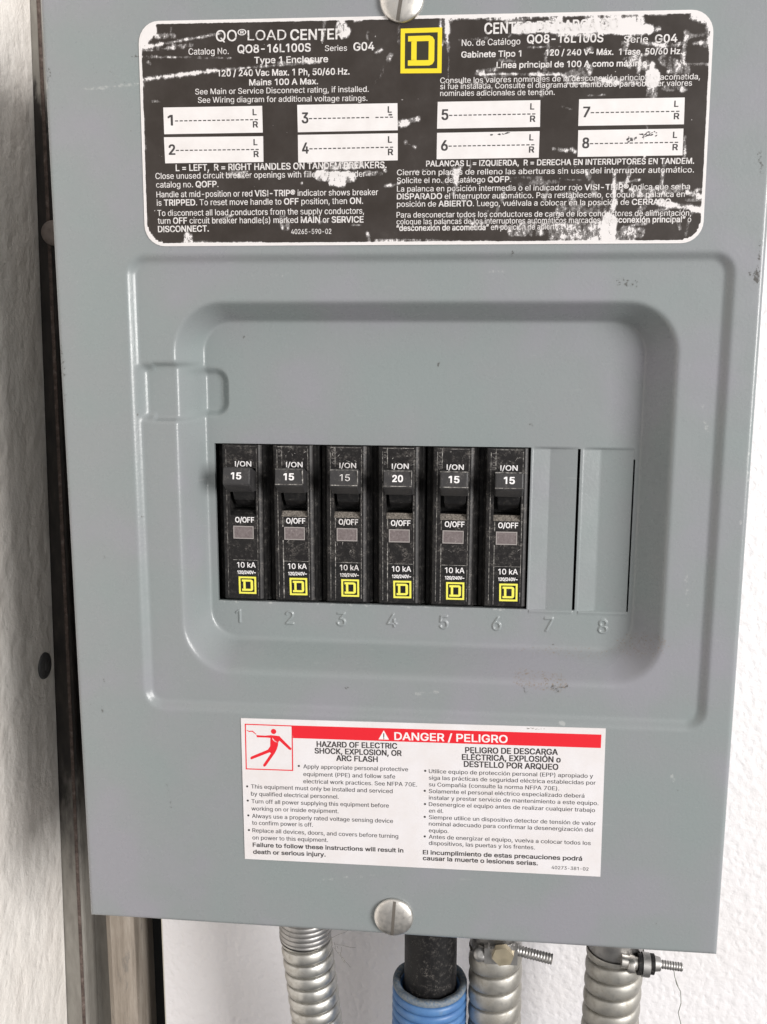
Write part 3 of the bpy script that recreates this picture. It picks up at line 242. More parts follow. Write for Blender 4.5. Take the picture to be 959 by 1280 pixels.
# ------------------------------------------------------------------ materials
def mat(name, base, rough=.5, metal=0., spec=.5):
    m = bpy.data.materials.new(name); m.use_nodes = True
    b = m.node_tree.nodes["Principled BSDF"]
    b.inputs["Base Color"].default_value = (*base, 1); b.inputs["Roughness"].default_value = rough
    b.inputs["Metallic"].default_value = metal; b.inputs["Specular IOR Level"].default_value = spec
    return m
def N(m, t, **k):
    n = m.node_tree.nodes.new(t)
    for a, v in k.items():
        if a.startswith('i_'):
            key = a[2:].replace('_', ' ')
            n.inputs[key].default_value = v
        else: setattr(n, a, v)
    return n
def LK(m, a, b): m.node_tree.links.new(a, b)
def bsdf(m): return m.node_tree.nodes["Principled BSDF"]
def coords(m): return N(m, 'ShaderNodeNewGeometry').outputs['Position']
def noise(m, scale, detail=4, rough=.55, vec=None, stretch=None):
    n = N(m, 'ShaderNodeTexNoise'); n.inputs['Scale'].default_value = scale; n.inputs['Detail'].default_value = detail; n.inputs['Roughness'].default_value = rough
    v = vec if vec is not None else coords(m)
    if stretch:
        mp = N(m, 'ShaderNodeMapping'); mp.inputs['Scale'].default_value = stretch; LK(m, v, mp.inputs['Vector']); v = mp.outputs[0]
    LK(m, v, n.inputs['Vector']); return n
def ramp(m, fac, stops):
    r = N(m, 'ShaderNodeValToRGB'); e = r.color_ramp.elements
    while len(e) < len(stops): e.new(.5)
    for q, (pz, c) in zip(e, stops): q.position = pz; q.color = (*c, 1) if not isinstance(c, (int, float)) else (c, c, c, 1)
    LK(m, fac, r.inputs[0]); return r.outputs[0]
def mix(m, fac, a, b):
    n = N(m, 'ShaderNodeMix', data_type='RGBA')
    for s, v in ((n.inputs[0], fac), (n.inputs[6], a), (n.inputs[7], b)):
        if hasattr(v, 'links'): LK(m, v, s)
        elif isinstance(v, tuple): s.default_value = (*v, 1)
        else: s.default_value = v
    return n.outputs[2]
def math_(m, op, a, b=0.):
    n = N(m, 'ShaderNodeMath', operation=op)
    for s, v in ((n.inputs[0], a), (n.inputs[1], b)):
        if hasattr(v, 'links'): LK(m, v, s)
        else: s.default_value = v
    return n.outputs[0]
def smooth(m, v, lo, hi):
    n = N(m, 'ShaderNodeMapRange', interpolation_type='SMOOTHSTEP'); LK(m, v, n.inputs[0])
    n.inputs[1].default_value = lo; n.inputs[2].default_value = hi; return n.outputs[0]
def bump(m, h, dist, strength=1.):
    b = N(m, 'ShaderNodeBump'); b.inputs['Strength'].default_value = strength; b.inputs['Distance'].default_value = dist
    LK(m, h, b.inputs['Height']); LK(m, b.outputs[0], bsdf(m).inputs['Normal']); return b
def attr(m, name): return N(m, 'ShaderNodeAttribute', attribute_name=name).outputs['Fac']

# painted grey sheet steel
def paint(name, base, dirty):
    m = mat(name, base, .36, 0, .5)
    n1 = noise(m, 26, 3, .5); n2 = noise(m, 900, 2, .5); n3 = noise(m, 110, 5, .6)
    a = tuple(v * 1.0 for v in base); b = (base[0] * 1.07, base[1] * 1.0, base[2] * 1.07); c = (base[0] * .96, base[1] * 1.01, base[2] * .99)
    col = ramp(m, n1.outputs[0], [(.35, c), (.5, a), (.65, b)])
    if dirty:
        f = attr(m, 'dirt')
        sp = noise(m, 1500, 3, .7)
        v = math_(m, 'ADD', f, math_(m, 'MULTIPLY', math_(m, 'SUBTRACT', sp.outputs[0], .5), 2.4))
        col = mix(m, math_(m, 'MULTIPLY', smooth(m, v, .0, .4), .9), col, (.21, .17, .135))
        f2 = attr(m, 'smudge')
        sp2 = noise(m, 900, 4, .75)
        v2 = math_(m, 'ADD', f2, math_(m, 'MULTIPLY', math_(m, 'SUBTRACT', sp2.outputs[0], .5), 2.4))
        col = mix(m, math_(m, 'MULTIPLY', smooth(m, v2, .0, .3), .9), col, (.07, .066, .06))
        f3 = attr(m, 'scuff'); sp4 = noise(m, 700, 3, .7)
        v3 = math_(m, 'ADD', f3, math_(m, 'MULTIPLY', math_(m, 'SUBTRACT', sp4.outputs[0], .5), 2.0))
        col = mix(m, math_(m, 'MULTIPLY', smooth(m, v3, .0, .35), .3), col, (.62, .62, .60))
        # fine stray specks and pale hairline scuffs
        sp3 = noise(m, 420, 2, .5); col = mix(m, math_(m, 'MULTIPLY', smooth(m, sp3.outputs[0], .775, .80), .6), col, (.09, .08, .07))
        sc = noise(m, 60, 3, .6, stretch=(1, 1, 9)); col = mix(m, math_(m, 'MULTIPLY', smooth(m, sc.outputs[0], .70, .76), .10), col, (.6, .6, .58))
    LK(m, col, bsdf(m).inputs['Base Color'])
    LK(m, ramp(m, n3.outputs[0], [(.3, .22), (.7, .34)]), bsdf(m).inputs['Roughness'])
    bump(m, n2.outputs[0], .0001, .45)
    return m
GREY = (.247, .264, .270)
PAINT = paint('grey_enamel', GREY, True)
PAINT_BOX = paint('grey_enamel_box', GREY, False)
SHADE_BLACK = mat('interior_shade', (.012, .012, .012), .7)  # near-black colour carries the shade inside the box and the wall gap

# printed rating label: dark film over white, scraped through where 'wear' is positive
PRINT = mat('label_print', (.03, .026, .023), .42, 0, .3)
f = attr(PRINT, 'wear')
n1 = noise(PRINT, 620, 4, .7, stretch=(1, 1, .55)); n2 = noise(PRINT, 2600, 2, .6); n5 = noise(PRINT, 170, 3, .6)
v = math_(PRINT, 'ADD', f, math_(PRINT, 'MULTIPLY', math_(PRINT, 'SUBTRACT', n1.outputs[0], .5), 2.9))
v = math_(PRINT, 'ADD', v, math_(PRINT, 'MULTIPLY', math_(PRINT, 'SUBTRACT', n2.outputs[0], .5), .8))
v = math_(PRINT, 'ADD', v, math_(PRINT, 'MULTIPLY', math_(PRINT, 'SUBTRACT', n5.outputs[0], .5), 1.6))
scr = math_(PRINT, 'MAXIMUM', smooth(PRINT, v, .30, .52), math_(PRINT, 'MULTIPLY', smooth(PRINT, v, -.25, .4), .26))
haze_n = noise(PRINT, 75, 5, .65); grime = ramp(PRINT, haze_n.outputs[0], [(.4, (.034, .027, .023)), (.62, (.046, .038, .034)), (.8, (.072, .064, .058))])
spk = noise(PRINT, 780, 2, .5)
col = mix(PRINT, scr, grime, (.72, .69, .685))
col = mix(PRINT, math_(PRINT, 'MULTIPLY', smooth(PRINT, spk.outputs[0], .765, .79), .8), col, (.6, .57, .56))
LK(PRINT, col, bsdf(PRINT).inputs['Base Color'])
LABEL_WHITE = mat('label_white', (.74, .71, .705), .45)
n = noise(LABEL_WHITE, 140, 5, .6); LK(LABEL_WHITE, ramp(LABEL_WHITE, n.outputs[0], [(.3, (.70, .665, .655)), (.7, (.77, .745, .74))]), bsdf(LABEL_WHITE).inputs['Base Color'])
INK_LIGHT = mat('print_light', (.72, .69, .68), .45)
nn = noise(INK_LIGHT, 900, 3, .6); LK(INK_LIGHT, ramp(INK_LIGHT, nn.outputs[0], [(.30, (.30, .28, .27)), (.45, (.70, .67, .66))]), bsdf(INK_LIGHT).inputs['Base Color'])
INK_DARK = mat('print_dark', (.045, .04, .04), .5)
INK_GREY = mat('print_grey', (.05, .047, .05), .5)
YELLOW = mat('emblem_yellow', (.78, .62, .018), .45)
YELLOW_B = mat('emblem_pale_yellow', (.80, .76, .10), .45)
STICKER = mat('danger_white', (.73, .705, .72), .4)
nn = noise(STICKER, 55, 5, .65); LK(STICKER, ramp(STICKER, nn.outputs[0], [(.35, (.70, .66, .655)), (.6, (.74, .715, .73))]), bsdf(STICKER).inputs['Base Color'])
RED = mat('danger_red', (.72, .014, .026), .4)
INK_WHITE = mat('print_white', (.82, .80, .80), .45)

# breakers
def black_plastic(name, base, dusty, rough):
    m = mat(name, base, rough, 0, .3)
    a = noise(m, 420, 5, .7); b = noise(m, 1900, 3, .65)
    v = math_(m, 'MULTIPLY', smooth(m, a.outputs[0], .46, .72), smooth(m, b.outputs[0], .42, .62))
    col = mix(m, math_(m, 'MULTIPLY', v, dusty), base, (.34, .31, .28))
    LK(m, col, bsdf(m).inputs['Base Color'])
    LK(m, ramp(m, a.outputs[0], [(.3, rough - .08), (.7, rough + .18)]), bsdf(m).inputs['Roughness'])
    bump(m, b.outputs[0], .00004, .4)
    return m
BLACK = black_plastic('breaker_black', (.011, .0105, .0105), .2, .45)
BLACK_FACE = black_plastic('breaker_face', (.013, .0118, .012), .34, .42)
BLACK_STRIP = black_plastic('breaker_label_black', (.012, .0115, .012), .14, .34)
EDGE = black_plastic('breaker_edge_lit', (.045, .043, .043), .5, .36)  # paler plastic for the right chamfer: the light it catches is in the colour
HANDLE = black_plastic('breaker_handle', (.042, .0405, .0415), .22, .34)
DUST = mat('dust', (.30, .265, .225), .95)
nn = noise(DUST, 1800, 4, .7); LK(DUST, ramp(DUST, nn.outputs[0], [(.35, (.05, .045, .04)), (.55, (.25, .22, .19)), (.75, (.46, .42, .37))]), bsdf(DUST).inputs['Base Color'])
EDGE_DUST_GLINT = mat('edge_dust_glint', (.2, .19, .18), .9)
nn = noise(EDGE_DUST_GLINT, 700, 4, .7); LK(EDGE_DUST_GLINT, ramp(EDGE_DUST_GLINT, nn.outputs[0], [(.38, (.03, .028, .027)), (.50, (.17, .16, .15)), (.66, (.50, .48, .45))]), bsdf(EDGE_DUST_GLINT).inputs['Base Color'])
WINDOW = mat('trip_window', (.16, .135, .135), .22)
nn = noise(WINDOW, 1100, 4, .7); LK(WINDOW, ramp(WINDOW, nn.outputs[0], [(.3, (.13, .105, .105)), (.62, (.20, .17, .17)), (.8, (.40, .36, .34))]), bsdf(WINDOW).inputs['Base Color'])
WINDOW_RIM = mat('trip_window_rim', (.33, .30, .29), .4)
FAINT = mat('faint_print', (.13, .12, .115), .6)

# walls
def wallboard(name, base, scale, stretch, dist, warm):
    m = mat(name, base, .42)
    vo = N(m, 'ShaderNodeTexVoronoi', feature='SMOOTH_F1'); vo.inputs['Scale'].default_value = scale; vo.inputs['Smoothness'].default_value = .8
    mp = N(m, 'ShaderNodeMapping'); mp.inputs['Scale'].default_value = stretch
    wob = noise(m, 160, 3, .6)
    add = N(m, 'ShaderNodeVectorMath', operation='MULTIPLY_ADD'); LK(m, wob.outputs['Color'], add.inputs[0]); add.inputs[1].default_value = (.006, .006, .006); LK(m, coords(m), add.inputs[2])
    LK(m, add.outputs[0], mp.inputs['Vector']); LK(m, mp.outputs[0], vo.inputs['Vector'])
    nz = noise(m, 330, 4, .6)
    h = math_(m, 'ADD', vo.outputs['Distance'], math_(m, 'MULTIPLY', nz.outputs[0], .55))
    bump(m, h, dist, 1.)
    st = noise(m, 18, 5, .6)
    LK(m, ramp(m, st.outputs[0], [(.35, warm), (.6, base)]), bsdf(m).inputs['Base Color'])
    return m
WALL = wallboard('white_wallboard', (.83, .81, .825), 330, (1, 1, .8), .00042, (.81, .785, .79))
SIDE = wallboard('cream_wallboard', (.85, .815, .77), 135, (1, 1, .62), .0012, (.83, .785, .735))
EDGE_GLUE = mat('board_edge', (.62, .58, .5), .8)

# metals
def metal(name, base, rough, dirt, dcol, sc=300, mtl=1.):
    m = mat(name, base, rough, mtl)
    a = noise(m, sc, 5, .65); b = noise(m, sc * 5, 3, .6)
    col = mix(m, math_(m, 'MULTIPLY', smooth(m, a.outputs[0], .45, .75), dirt), base, dcol)
    LK(m, col, bsdf(m).inputs['Base Color'])
    LK(m, ramp(m, a.outputs[0], [(.3, rough - .08), (.7, min(1, rough + .22))]), bsdf(m).inputs['Roughness'])
    bump(m, b.outputs[0], .00006, .35); return m
ZINC = metal('zinc_conduit', (.60, .59, .56), .36, .6, (.38, .35, .30))
ZINC_DULL = metal('zinc_dull', (.50, .485, .45), .5, .6, (.36, .33, .28))
ZINC_DARK = metal('connector_zinc', (.45, .44, .43), .4, .5, (.2, .19, .18))
SCREW = metal('screw_nickel', (.78, .75, .71), .33, .45, (.45, .42, .38), 450)
SCREW_SLOT = mat('screw_slot', (.14, .125, .11), .7, .3)
BRASS = metal('brass_nut', (.74, .65, .48), .4, .4, (.5, .42, .3))
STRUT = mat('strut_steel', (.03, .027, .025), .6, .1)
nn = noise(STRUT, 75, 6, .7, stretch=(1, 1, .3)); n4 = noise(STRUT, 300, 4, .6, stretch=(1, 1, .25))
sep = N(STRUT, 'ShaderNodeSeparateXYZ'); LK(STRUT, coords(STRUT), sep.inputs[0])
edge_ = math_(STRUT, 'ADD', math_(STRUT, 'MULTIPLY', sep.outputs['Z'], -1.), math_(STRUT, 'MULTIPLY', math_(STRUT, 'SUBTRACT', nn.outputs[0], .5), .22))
lit_ends = math_(STRUT, 'MAXIMUM', smooth(STRUT, edge_, -.035, .055), smooth(STRUT, math_(STRUT, 'MULTIPLY', edge_, -1.), .305, .33))  # panel's shade painted into the steel: dark middle, paler lit ends
lit_c = ramp(STRUT, n4.outputs[0], [(.3, (.20, .185, .165)), (.55, (.25, .235, .21)), (.75, (.29, .275, .245))])
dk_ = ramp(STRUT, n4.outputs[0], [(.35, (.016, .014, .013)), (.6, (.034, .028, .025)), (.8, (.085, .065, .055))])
LK(STRUT, mix(STRUT, lit_ends, dk_, lit_c), bsdf(STRUT).inputs['Base Color'])
BATTEN = mat('weathered_batten', (.5, .46, .4), .8)
a = noise(BATTEN, 130, 6, .7, stretch=(1, 1, .12)); b = noise(BATTEN, 420, 4, .7, stretch=(1, 1, .4)); c3 = noise(BATTEN, 120, 5, .7, stretch=(1, 1, .35))
cc = ramp(BATTEN, a.outputs[0], [(.3, (.17, .14, .11)), (.5, (.31, .265, .22)), (.7, (.44, .39, .335))])
cc = mix(BATTEN, math_(BATTEN, 'MULTIPLY', smooth(BATTEN, c3.outputs[0], .56, .66), .75), cc, (.19, .17, .15)); cc = mix(BATTEN, smooth(BATTEN, b.outputs[0], .68, .74), cc, (.60, .57, .52))
LK(BATTEN, cc, bsdf(BATTEN).inputs['Base Color']); bump(BATTEN, a.outputs[0], .0006, .8)
RUST = mat('rust_brown', (.12, .085, .07), .85)
nn = noise(RUST, 300, 5, .7); LK(RUST, ramp(RUST, nn.outputs[0], [(.35, (.05, .035, .03)), (.55, (.11, .08, .068)), (.75, (.24, .20, .18))]), bsdf(RUST).inputs['Base Color'])
RUBBER = black_plastic('cable_black', (.009, .0085, .009), .3, .5)
BLUE = mat('blue_conduit', (.13, .30, .62), .42)
nn = noise(BLUE, 220, 5, .65); LK(BLUE, ramp(BLUE, nn.outputs[0], [(.35, (.065, .165, .38)), (.6, (.09, .21, .43)), (.8, (.15, .22, .32))]), bsdf(BLUE).inputs['Base Color'])
BLUE_RIM = mat('blue_rim_dusty', (.17, .22, .28), .75)
nn = noise(BLUE_RIM, 900, 4, .7); LK(BLUE_RIM, ramp(BLUE_RIM, nn.outputs[0], [(.35, (.10, .15, .22)), (.65, (.24, .255, .26))]), bsdf(BLUE_RIM).inputs['Base Color'])
RIVET = mat('rivet_grey', (.055, .055, .058), .4)
THREAD = mat('thread_grey', (.22, .23, .20), .9)
LINT = mat('lint_brown', (.14, .12, .10), .95)

# ------------------------------------------------------------------ mesh helper (mm, panel frame)
class MB:
    def __init__(s): s.v = []; s.f = []; s.m = []; s.sm = []
    def add(s, vs, fs, m=0, smooth=False):
        o = len(s.v); s.v += [tuple(v) for v in vs]; s.f += [tuple(i + o for i in f) for f in fs]
        s.m += [m] * len(fs); s.sm += [smooth] * len(fs)
    def box(s, x0, x1, y0, y1, z0, z1, m=0):
        s.add([(x, y, z) for z in (z0, z1) for y in (y0, y1) for x in (x0, x1)],
              [(0, 2, 3, 1), (4, 5, 7, 6), (0, 1, 5, 4), (2, 6, 7, 3), (0, 4, 6, 2), (1, 3, 7, 5)], m)
    def prism(s, poly, z0, z1, m=0, ax='z'):
        """polygon (counter-clockwise) extruded along an axis"""
        n = len(poly)
        P = {'z': lambda a, b, c: (a, b, c), 'x': lambda a, b, c: (c, a, b), 'y': lambda a, b, c: (a, c, b)}[ax]
        s.add([P(*q, z0) for q in poly] + [P(*q, z1) for q in poly],
              [tuple(range(n))[::-1], tuple(range(n, 2 * n))] + [(i, (i + 1) % n, n + (i + 1) % n, n + i) for i in range(n)], m)
    def frame(s, outer, inner, z0, z1, m=0):
        """closed ring between two polygons of equal length, raised from z0 to z1"""
        n = len(outer); V = [(*q, z1) for q in outer] + [(*q, z1) for q in inner] + [(*q, z0) for q in outer] + [(*q, z0) for q in inner]
        F = []
        for i in range(n):
            j = (i + 1) % n
            F += [(i, j, n + j, n + i), (2 * n + i, 2 * n + j, j, i), (n + i, n + j, 3 * n + j, 3 * n + i)]
        s.add(V, F, m)
    def tube(s, pts, r, k=12, m=0, cap=True):
        pts = [Vector(p) for p in pts]; n = len(pts); rr = r if isinstance(r, (list, tuple)) else [r] * n
        V = []; up = Vector((.31, .22, .9))
        for i, p in enumerate(pts):
            t = (pts[min(i + 1, n - 1)] - pts[max(i - 1, 0)]).normalized()
            a = t.cross(up).normalized(); b = t.cross(a)
            V += [p + rr[i] * (math.cos(2 * math.pi * j / k) * a + math.sin(2 * math.pi * j / k) * b) for j in range(k)]
        F = [(i * k + j, (i + 1) * k + j, (i + 1) * k + (j + 1) % k, i * k + (j + 1) % k) for i in range(n - 1) for j in range(k)]
        s.add(V, F, m, True)
        if cap: s.add(V[:k], [tuple(range(k))], m); s.add(V[-k:], [tuple(range(k))[::-1]], m)
    def dome(s, c, r, h, m=0, k=40, rings=8, axis='z', rim=.5):
        """low domed disc: rim wall then a spherical cap, facing +axis"""
        prof = [(r * .98, 0), (r, rim * .4), (r * .985, rim)] + [(r * .985 * math.cos(a), rim + (h - rim) * math.sin(a)) for a in [math.pi / 2 * i / rings for i in range(1, rings)]]
        V = []
        for q, z in prof:
            for j in range(k):
                a = 2 * math.pi * j / k; x, y = q * math.cos(a), q * math.sin(a)
                V.append((c[0] + x, c[1] + y, c[2] + z) if axis == 'z' else (c[0] + z, c[1] + x, c[2] + y))
        V.append((c[0], c[1], c[2] + h) if axis == 'z' else (c[0] + h, c[1], c[2]))
        F = [(i * k + j, i * k + (j + 1) % k, (i + 1) * k + (j + 1) % k, (i + 1) * k + j) for i in range(len(prof) - 1) for j in range(k)]
        e = (len(prof) - 1) * k
        F += [(e + j, e + (j + 1) % k, len(V) - 1) for j in range(k)]
        s.add(V, F, m, True)
    def mesh(s, me, M=None, m=0, smooth=False):
        vs = [M(v.co) if M else tuple(v.co) for v in me.vertices]
        s.add(vs, [tuple(q.vertices) for q in me.polygons], m, smooth)
    def build(s, name, mats, parent=None, attrs=None):
        me = bpy.data.meshes.new(name)
        org = parent['_o'] if parent else (0, 0, 0)
        me.from_pydata([W3(x - org[0], y - org[1], z - org[2]) for x, y, z in s.v], [], s.f)
        for q in mats: me.materials.append(q)
        me.polygons.foreach_set('material_index', s.m); me.polygons.foreach_set('use_smooth', s.sm)
        for k, vals in (attrs or {}).items():
            me.attributes.new(k, 'FLOAT', 'POINT').data.foreach_set('value', vals)
        me.update(); o = bpy.data.objects.new(name, me); COL.objects.link(o)
        if parent: o.parent = parent['e']
        return o
def part_of(o, org):
    """a built part used as the parent of sub-parts that share its origin"""
    return {'e': o, '_o': org}
def thing(name, org, label, cat, group=None):
    o = bpy.data.objects.new(name, None); o.empty_display_size = .02; o.location = W3(*org); COL.objects.link(o)
    o['label'] = label; o['category'] = cat
    if group: o['group'] = group
    return {'e': o, '_o': org}
def tag(o, label, cat, group=None):
    o['label'] = label; o['category'] = cat
    if group: o['group'] = group
    return o
def structure(o): o['kind'] = 'structure'; return o

# ------------------------------------------------------------------ lettering from the outline table
def fill(polys):
    """triangles of a set of outlines that may touch or cross (non-zero winding)"""
    pts = []; ed = []; loops = []
    for p in polys:
        q = [p[0]] + [b_ for a_, b_ in zip(p, p[1:]) if a_ != b_]
        o = len(pts); pts += [Vector(v) for v in q]; ed += [(o + i, o + (i + 1) % len(q)) for i in range(len(q))]; loops.append(q)
    v, e, f, *_ = delaunay_2d_cdt(pts, ed, [], 0, 1e-6); keep_ = []
    for t in f:
        t = tuple(t); a = sum(v[t[i]].x * v[t[i - 2]].y - v[t[i - 2]].x * v[t[i]].y for i in range(3))
        if abs(a) < 1e-9: continue
        x = sum(v[i].x for i in t) / 3; y = sum(v[i].y for i in t) / 3; w = 0
        for q in loops:
            for (ax, ay), (bx, by) in zip(q, q[1:] + q[:1]):
                if (ay <= y) != (by <= y):
                    s = (bx - ax) * (y - ay) - (x - ax) * (by - ay)
                    if by > ay and s > 0: w += 1
                    elif by <= ay and s < 0: w -= 1
        if w: keep_.append(t if (v[t[1]] - v[t[0]]).cross(v[t[2]] - v[t[0]]) > 0 else t[::-1])
    return [(q.x, q.y) for q in v], keep_
GT = {}
def glyph_tris(ch):
    if ch not in GT: GT[ch] = fill(GL.get(ch, GL['?'])[1]) if GL.get(ch, GL['?'])[1] else ([], [])
    return GT[ch]
def layout(txt):
    """outline polygons of a line, in cap-height units; * switches bold"""
    x = 0.; out = []; bold = False
    for ch in txt:
        if ch == '*': bold = not bold; continue
        a, ps = GL.get(ch, GL['?'])
        k = 1.07 if bold else 1.
        out.append((bold, [[((x + u * k) / CAP, w / CAP) for u, w in p] for p in ps], ch, x, k)); x += a * k
    xs = [u for _, ps, *_r in out for p in ps for u, _ in p]
    return out, min(xs), max(xs)
def place_text(mb, txt, fn, wide, cap, m, bold, thin):
    """set a line 'wide' across and 'cap' tall; fn maps line coordinates and a layer number to a point.
    Heavy type is struck several times with a slight shift, each strike a hair above the last."""
    out, x0, x1 = layout(txt); sx = wide / (x1 - x0)
    for flag, _, ch, x, k in out:
        vs, fs = glyph_tris(ch)
        e = (bold if flag else thin) * cap
        sh = [(0, 0)] if e < .01 else [(-e, -e * .7), (e, -e * .7), (-e, e * .7), (e, e * .7), (0, 0)] if e > .035 else [(-e, 0), (e, 0)]
        for n_, (dx, dy) in enumerate(sh):
            mb.add([fn(((x + u * k) / CAP - x0) * sx + dx, w / CAP * cap + dy, n_) for u, w in vs], fs, m)
def put_text(mb, txt, A, B, cap, z, m, thin=0., bold=.040):
    A = Vector(A); B = Vector(B); L = (B - A).length; ux, uy = (B - A) / L
    place_text(mb, txt, lambda a, b_, n_: (A.x + a * ux - b_ * uy, A.y + a * uy + b_ * ux, z + .004 * n_), L, cap, m, bold, thin)
def square_emblem(mb, q, z, m, t=.13):
    """yellow square frame with a slab-serif D inside it; q = corners TL TR BR BL"""
    q = [Vector(v) for v in q]
    def P(u, v): return tuple((q[3] * (1 - u) + q[2] * u) * (1 - v) + (q[0] * (1 - u) + q[1] * u) * v)
    sq = lambda a: [P(a, a), P(1 - a, a), P(1 - a, 1 - a), P(a, 1 - a)]
    mb.frame(sq(0), sq(t * .8), z - .02, z, m)
    o = [(.18, .17), (.70, .17), (.775, .20), (.82, .27), (.82, .73), (.775, .80), (.70, .83), (.18, .83), (.18, .71), (.26, .71), (.26, .29), (.18, .29)]
    i = [(.39, .29), (.68, .29), (.68, .31), (.68, .33), (.68, .67), (.68, .69), (.68, .71), (.39, .71), (.39, .70), (.39, .69), (.39, .31), (.39, .30)]
    mb.frame([P(*v) for v in o], [P(*v) for v in i], z - .02, z, m)

# ------------------------------------------------------------------ fields on grids
def sd_rr(X, Y, x0, x1, y0, y1, r):
    qx = np.abs(X - (x0 + x1) / 2) - (x1 - x0) / 2 + r; qy = np.abs(Y - (y0 + y1) / 2) - (y1 - y0) / 2 + r
    return np.hypot(np.maximum(qx, 0), np.maximum(qy, 0)) + np.minimum(np.maximum(qx, qy), 0) - r
def sstep(t): t = np.clip(t, 0, 1); return t * t * (3 - 2 * t)
def capsule(X, Y, x0, y0, x1, y1, w):
    dx, dy = x1 - x0, y1 - y0; L = dx * dx + dy * dy + 1e-9
    t = np.clip(((X - x0) * dx + (Y - y0) * dy) / L, 0, 1); return w - np.hypot(X - x0 - t * dx, Y - y0 - t * dy)
def grid_lines(lo, hi, step, marks):
    """coordinates from lo to hi about 'step' apart that pass through every mark"""
    ms = sorted(set([lo, hi] + [q for q in marks if lo < q < hi])); out = [lo]
    for a, b in zip(ms, ms[1:]):
        n = max(1, int(math.ceil((b - a) / step))); out += [a + (b - a) * i / n for i in range(1, n + 1)]
    return np.array(out)

# ================================================================== SETTING
mb = MB(); mb.box(-119.8, 420, -260, 620, -100.5, -96, 0); mb.box(-120.4, -119.8, -260, 620, -100.4, -96.3, 1)
structure(mb.build('wall', [WALL, EDGE_GLUE]))
mb = MB()
for k, (ya, yb) in enumerate([(-260, 620)]):
    e = lambda y: -161.9 - (135 - y) * .0224
    za, zb = 190, -90
    V = [(e(y) - d, y, z) for y in (ya, yb) for z in (za, zb) for d in (0, 3)]
    mb.add(V, [(0, 2, 6, 4), (1, 5, 7, 3), (2, 3, 7, 6), (0, 4, 5, 1), (0, 1, 3, 2), (4, 6, 7, 5)], 0)
structure(mb.build('side_wall', [SIDE]))
mb = MB(); mb.box(-420, 420, -260, 620, -136, -132)
structure(mb.build('gap_shade_sheet', [SHADE_BLACK]))  # dark sheet added to stand in for the shade deep in the gap

# ================================================================== STRUT, BATTEN, RIVET
lean = lambda x, y: x - 157 - (y + 116) * -.0116
def leaned(mb_, poly, y0, y1, m):
    n = len(poly); V = [(lean(x, y), y, z) for y in (y0, y1) for x, z in poly]
    mb_.add(V, [tuple(range(n)), tuple(range(n, 2 * n))[::-1]] + [(i, n + i, n + (i + 1) % n, (i + 1) % n) for i in range(n)], m)
st = thing('steel_channel', (-157, -240, -104), 'worn grey steel channel standing in the gap behind the panel beside the cream side wall', 'steel channel')
mb = MB()
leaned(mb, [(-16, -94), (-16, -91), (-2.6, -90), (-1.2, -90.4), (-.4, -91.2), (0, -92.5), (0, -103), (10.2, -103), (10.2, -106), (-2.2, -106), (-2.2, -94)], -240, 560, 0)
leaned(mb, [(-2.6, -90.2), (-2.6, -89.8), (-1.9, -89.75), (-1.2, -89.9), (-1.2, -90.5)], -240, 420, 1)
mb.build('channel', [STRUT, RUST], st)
mb = MB(); mb.dome((-152.4, 254, -90.3), 5.2, 3, 0, 24, 6, 'z', 1.2); mb.build('bolt_head', [metal('bolt_dull', (.24, .20, .18), .7, .6, (.12, .09, .08), 300, .1)], st)
mb = MB()
mb.prism([(0, 0)] * 0 or [(-146.6, -119), (-144.8, -103), (-144.8, -95), (-146.2, -92.5), (-143.5, -90.6), (-136.5, -90), (-134, -90.8), (-132.6, -92.5), (-133.2, -119)][1:], -240, 560, 0, 'y')
bt = mb.build('wooden_batten', [BATTEN]); tag(bt, 'weathered beige painted batten standing between the steel channel and the white wall board', 'batten')
mb = MB(); mb.dome((-163.6, 67.4, -80), 6.0, 2.0, 0, 32, 6, 'x', .7); mb.dome((-162.2, 67.4, -80), 2.6, .9, 0, 20, 4, 'x', .4)
tag(mb.build('push_rivet', [RIVET]), 'round dark grey push rivet on the edge of the cream side wall', 'rivet')

# ================================================================== BREAKER PANEL
PANEL = thing('breaker_panel', (0, 0, -96), 'grey steel electrical load center with a deep embossed cover, two labels and slotted screws', 'breaker panel')
HW, HT = 112.75, 319.0
OPEN = (-64.7, 44.4, 118.3, 174.6)                       # breaker opening in the recess floor
SLITS = [(59.9, 60.8, 118.4, 174.3), (78.3, 78.85, 118.4, 171.0)]
PLATES = [(45.2, 59.9, 50.9), (62.0, 78.3, 67.8)]         # filler plates: left, right, crease
xm = [OPEN[0], OPEN[1]] + [v for s_ in SLITS for v in s_[:2]] + [v for p_ in PLATES for v in p_] + [v + d for p_ in PLATES for v in p_[:2] for d in (-.12, .12)]
ym = [OPEN[2], OPEN[3], 171.0, 174.3, 118.4, 117.6, 118.15]
for q in (-HW, HW): xm += [q * (1 - f_) for f_ in (.0015, .004, .008, .014)]
for q, sg in ((0, 1), (HT, -1)): ym += [q + sg * d for d in (.15, .4, .9, 1.6)]
NUMS = [(-57.6, 112.7), (-39.0, 112.7), (-20.5, 112.7), (-2.4, 112.8), (15.8, 112.8), (34.2, 112.9), (52.1, 113.1), (70.6, 113.0)]
for mx, my in NUMS: xm += [mx - 2.0 + .2 * i for i in range(21)]
ym += [109.9 + .2 * i for i in range(29)]
gx = grid_lines(-HW, HW, .62, xm); gy = grid_lines(0, HT, .66, ym)
X, Y = np.meshgrid(gx, gy)
sdo = sd_rr(X, Y, -87.2, 102.6, 83.3, 235.7, 5.5)
Z = -2.2 * sstep((1.6 - sdo) / 3.2)
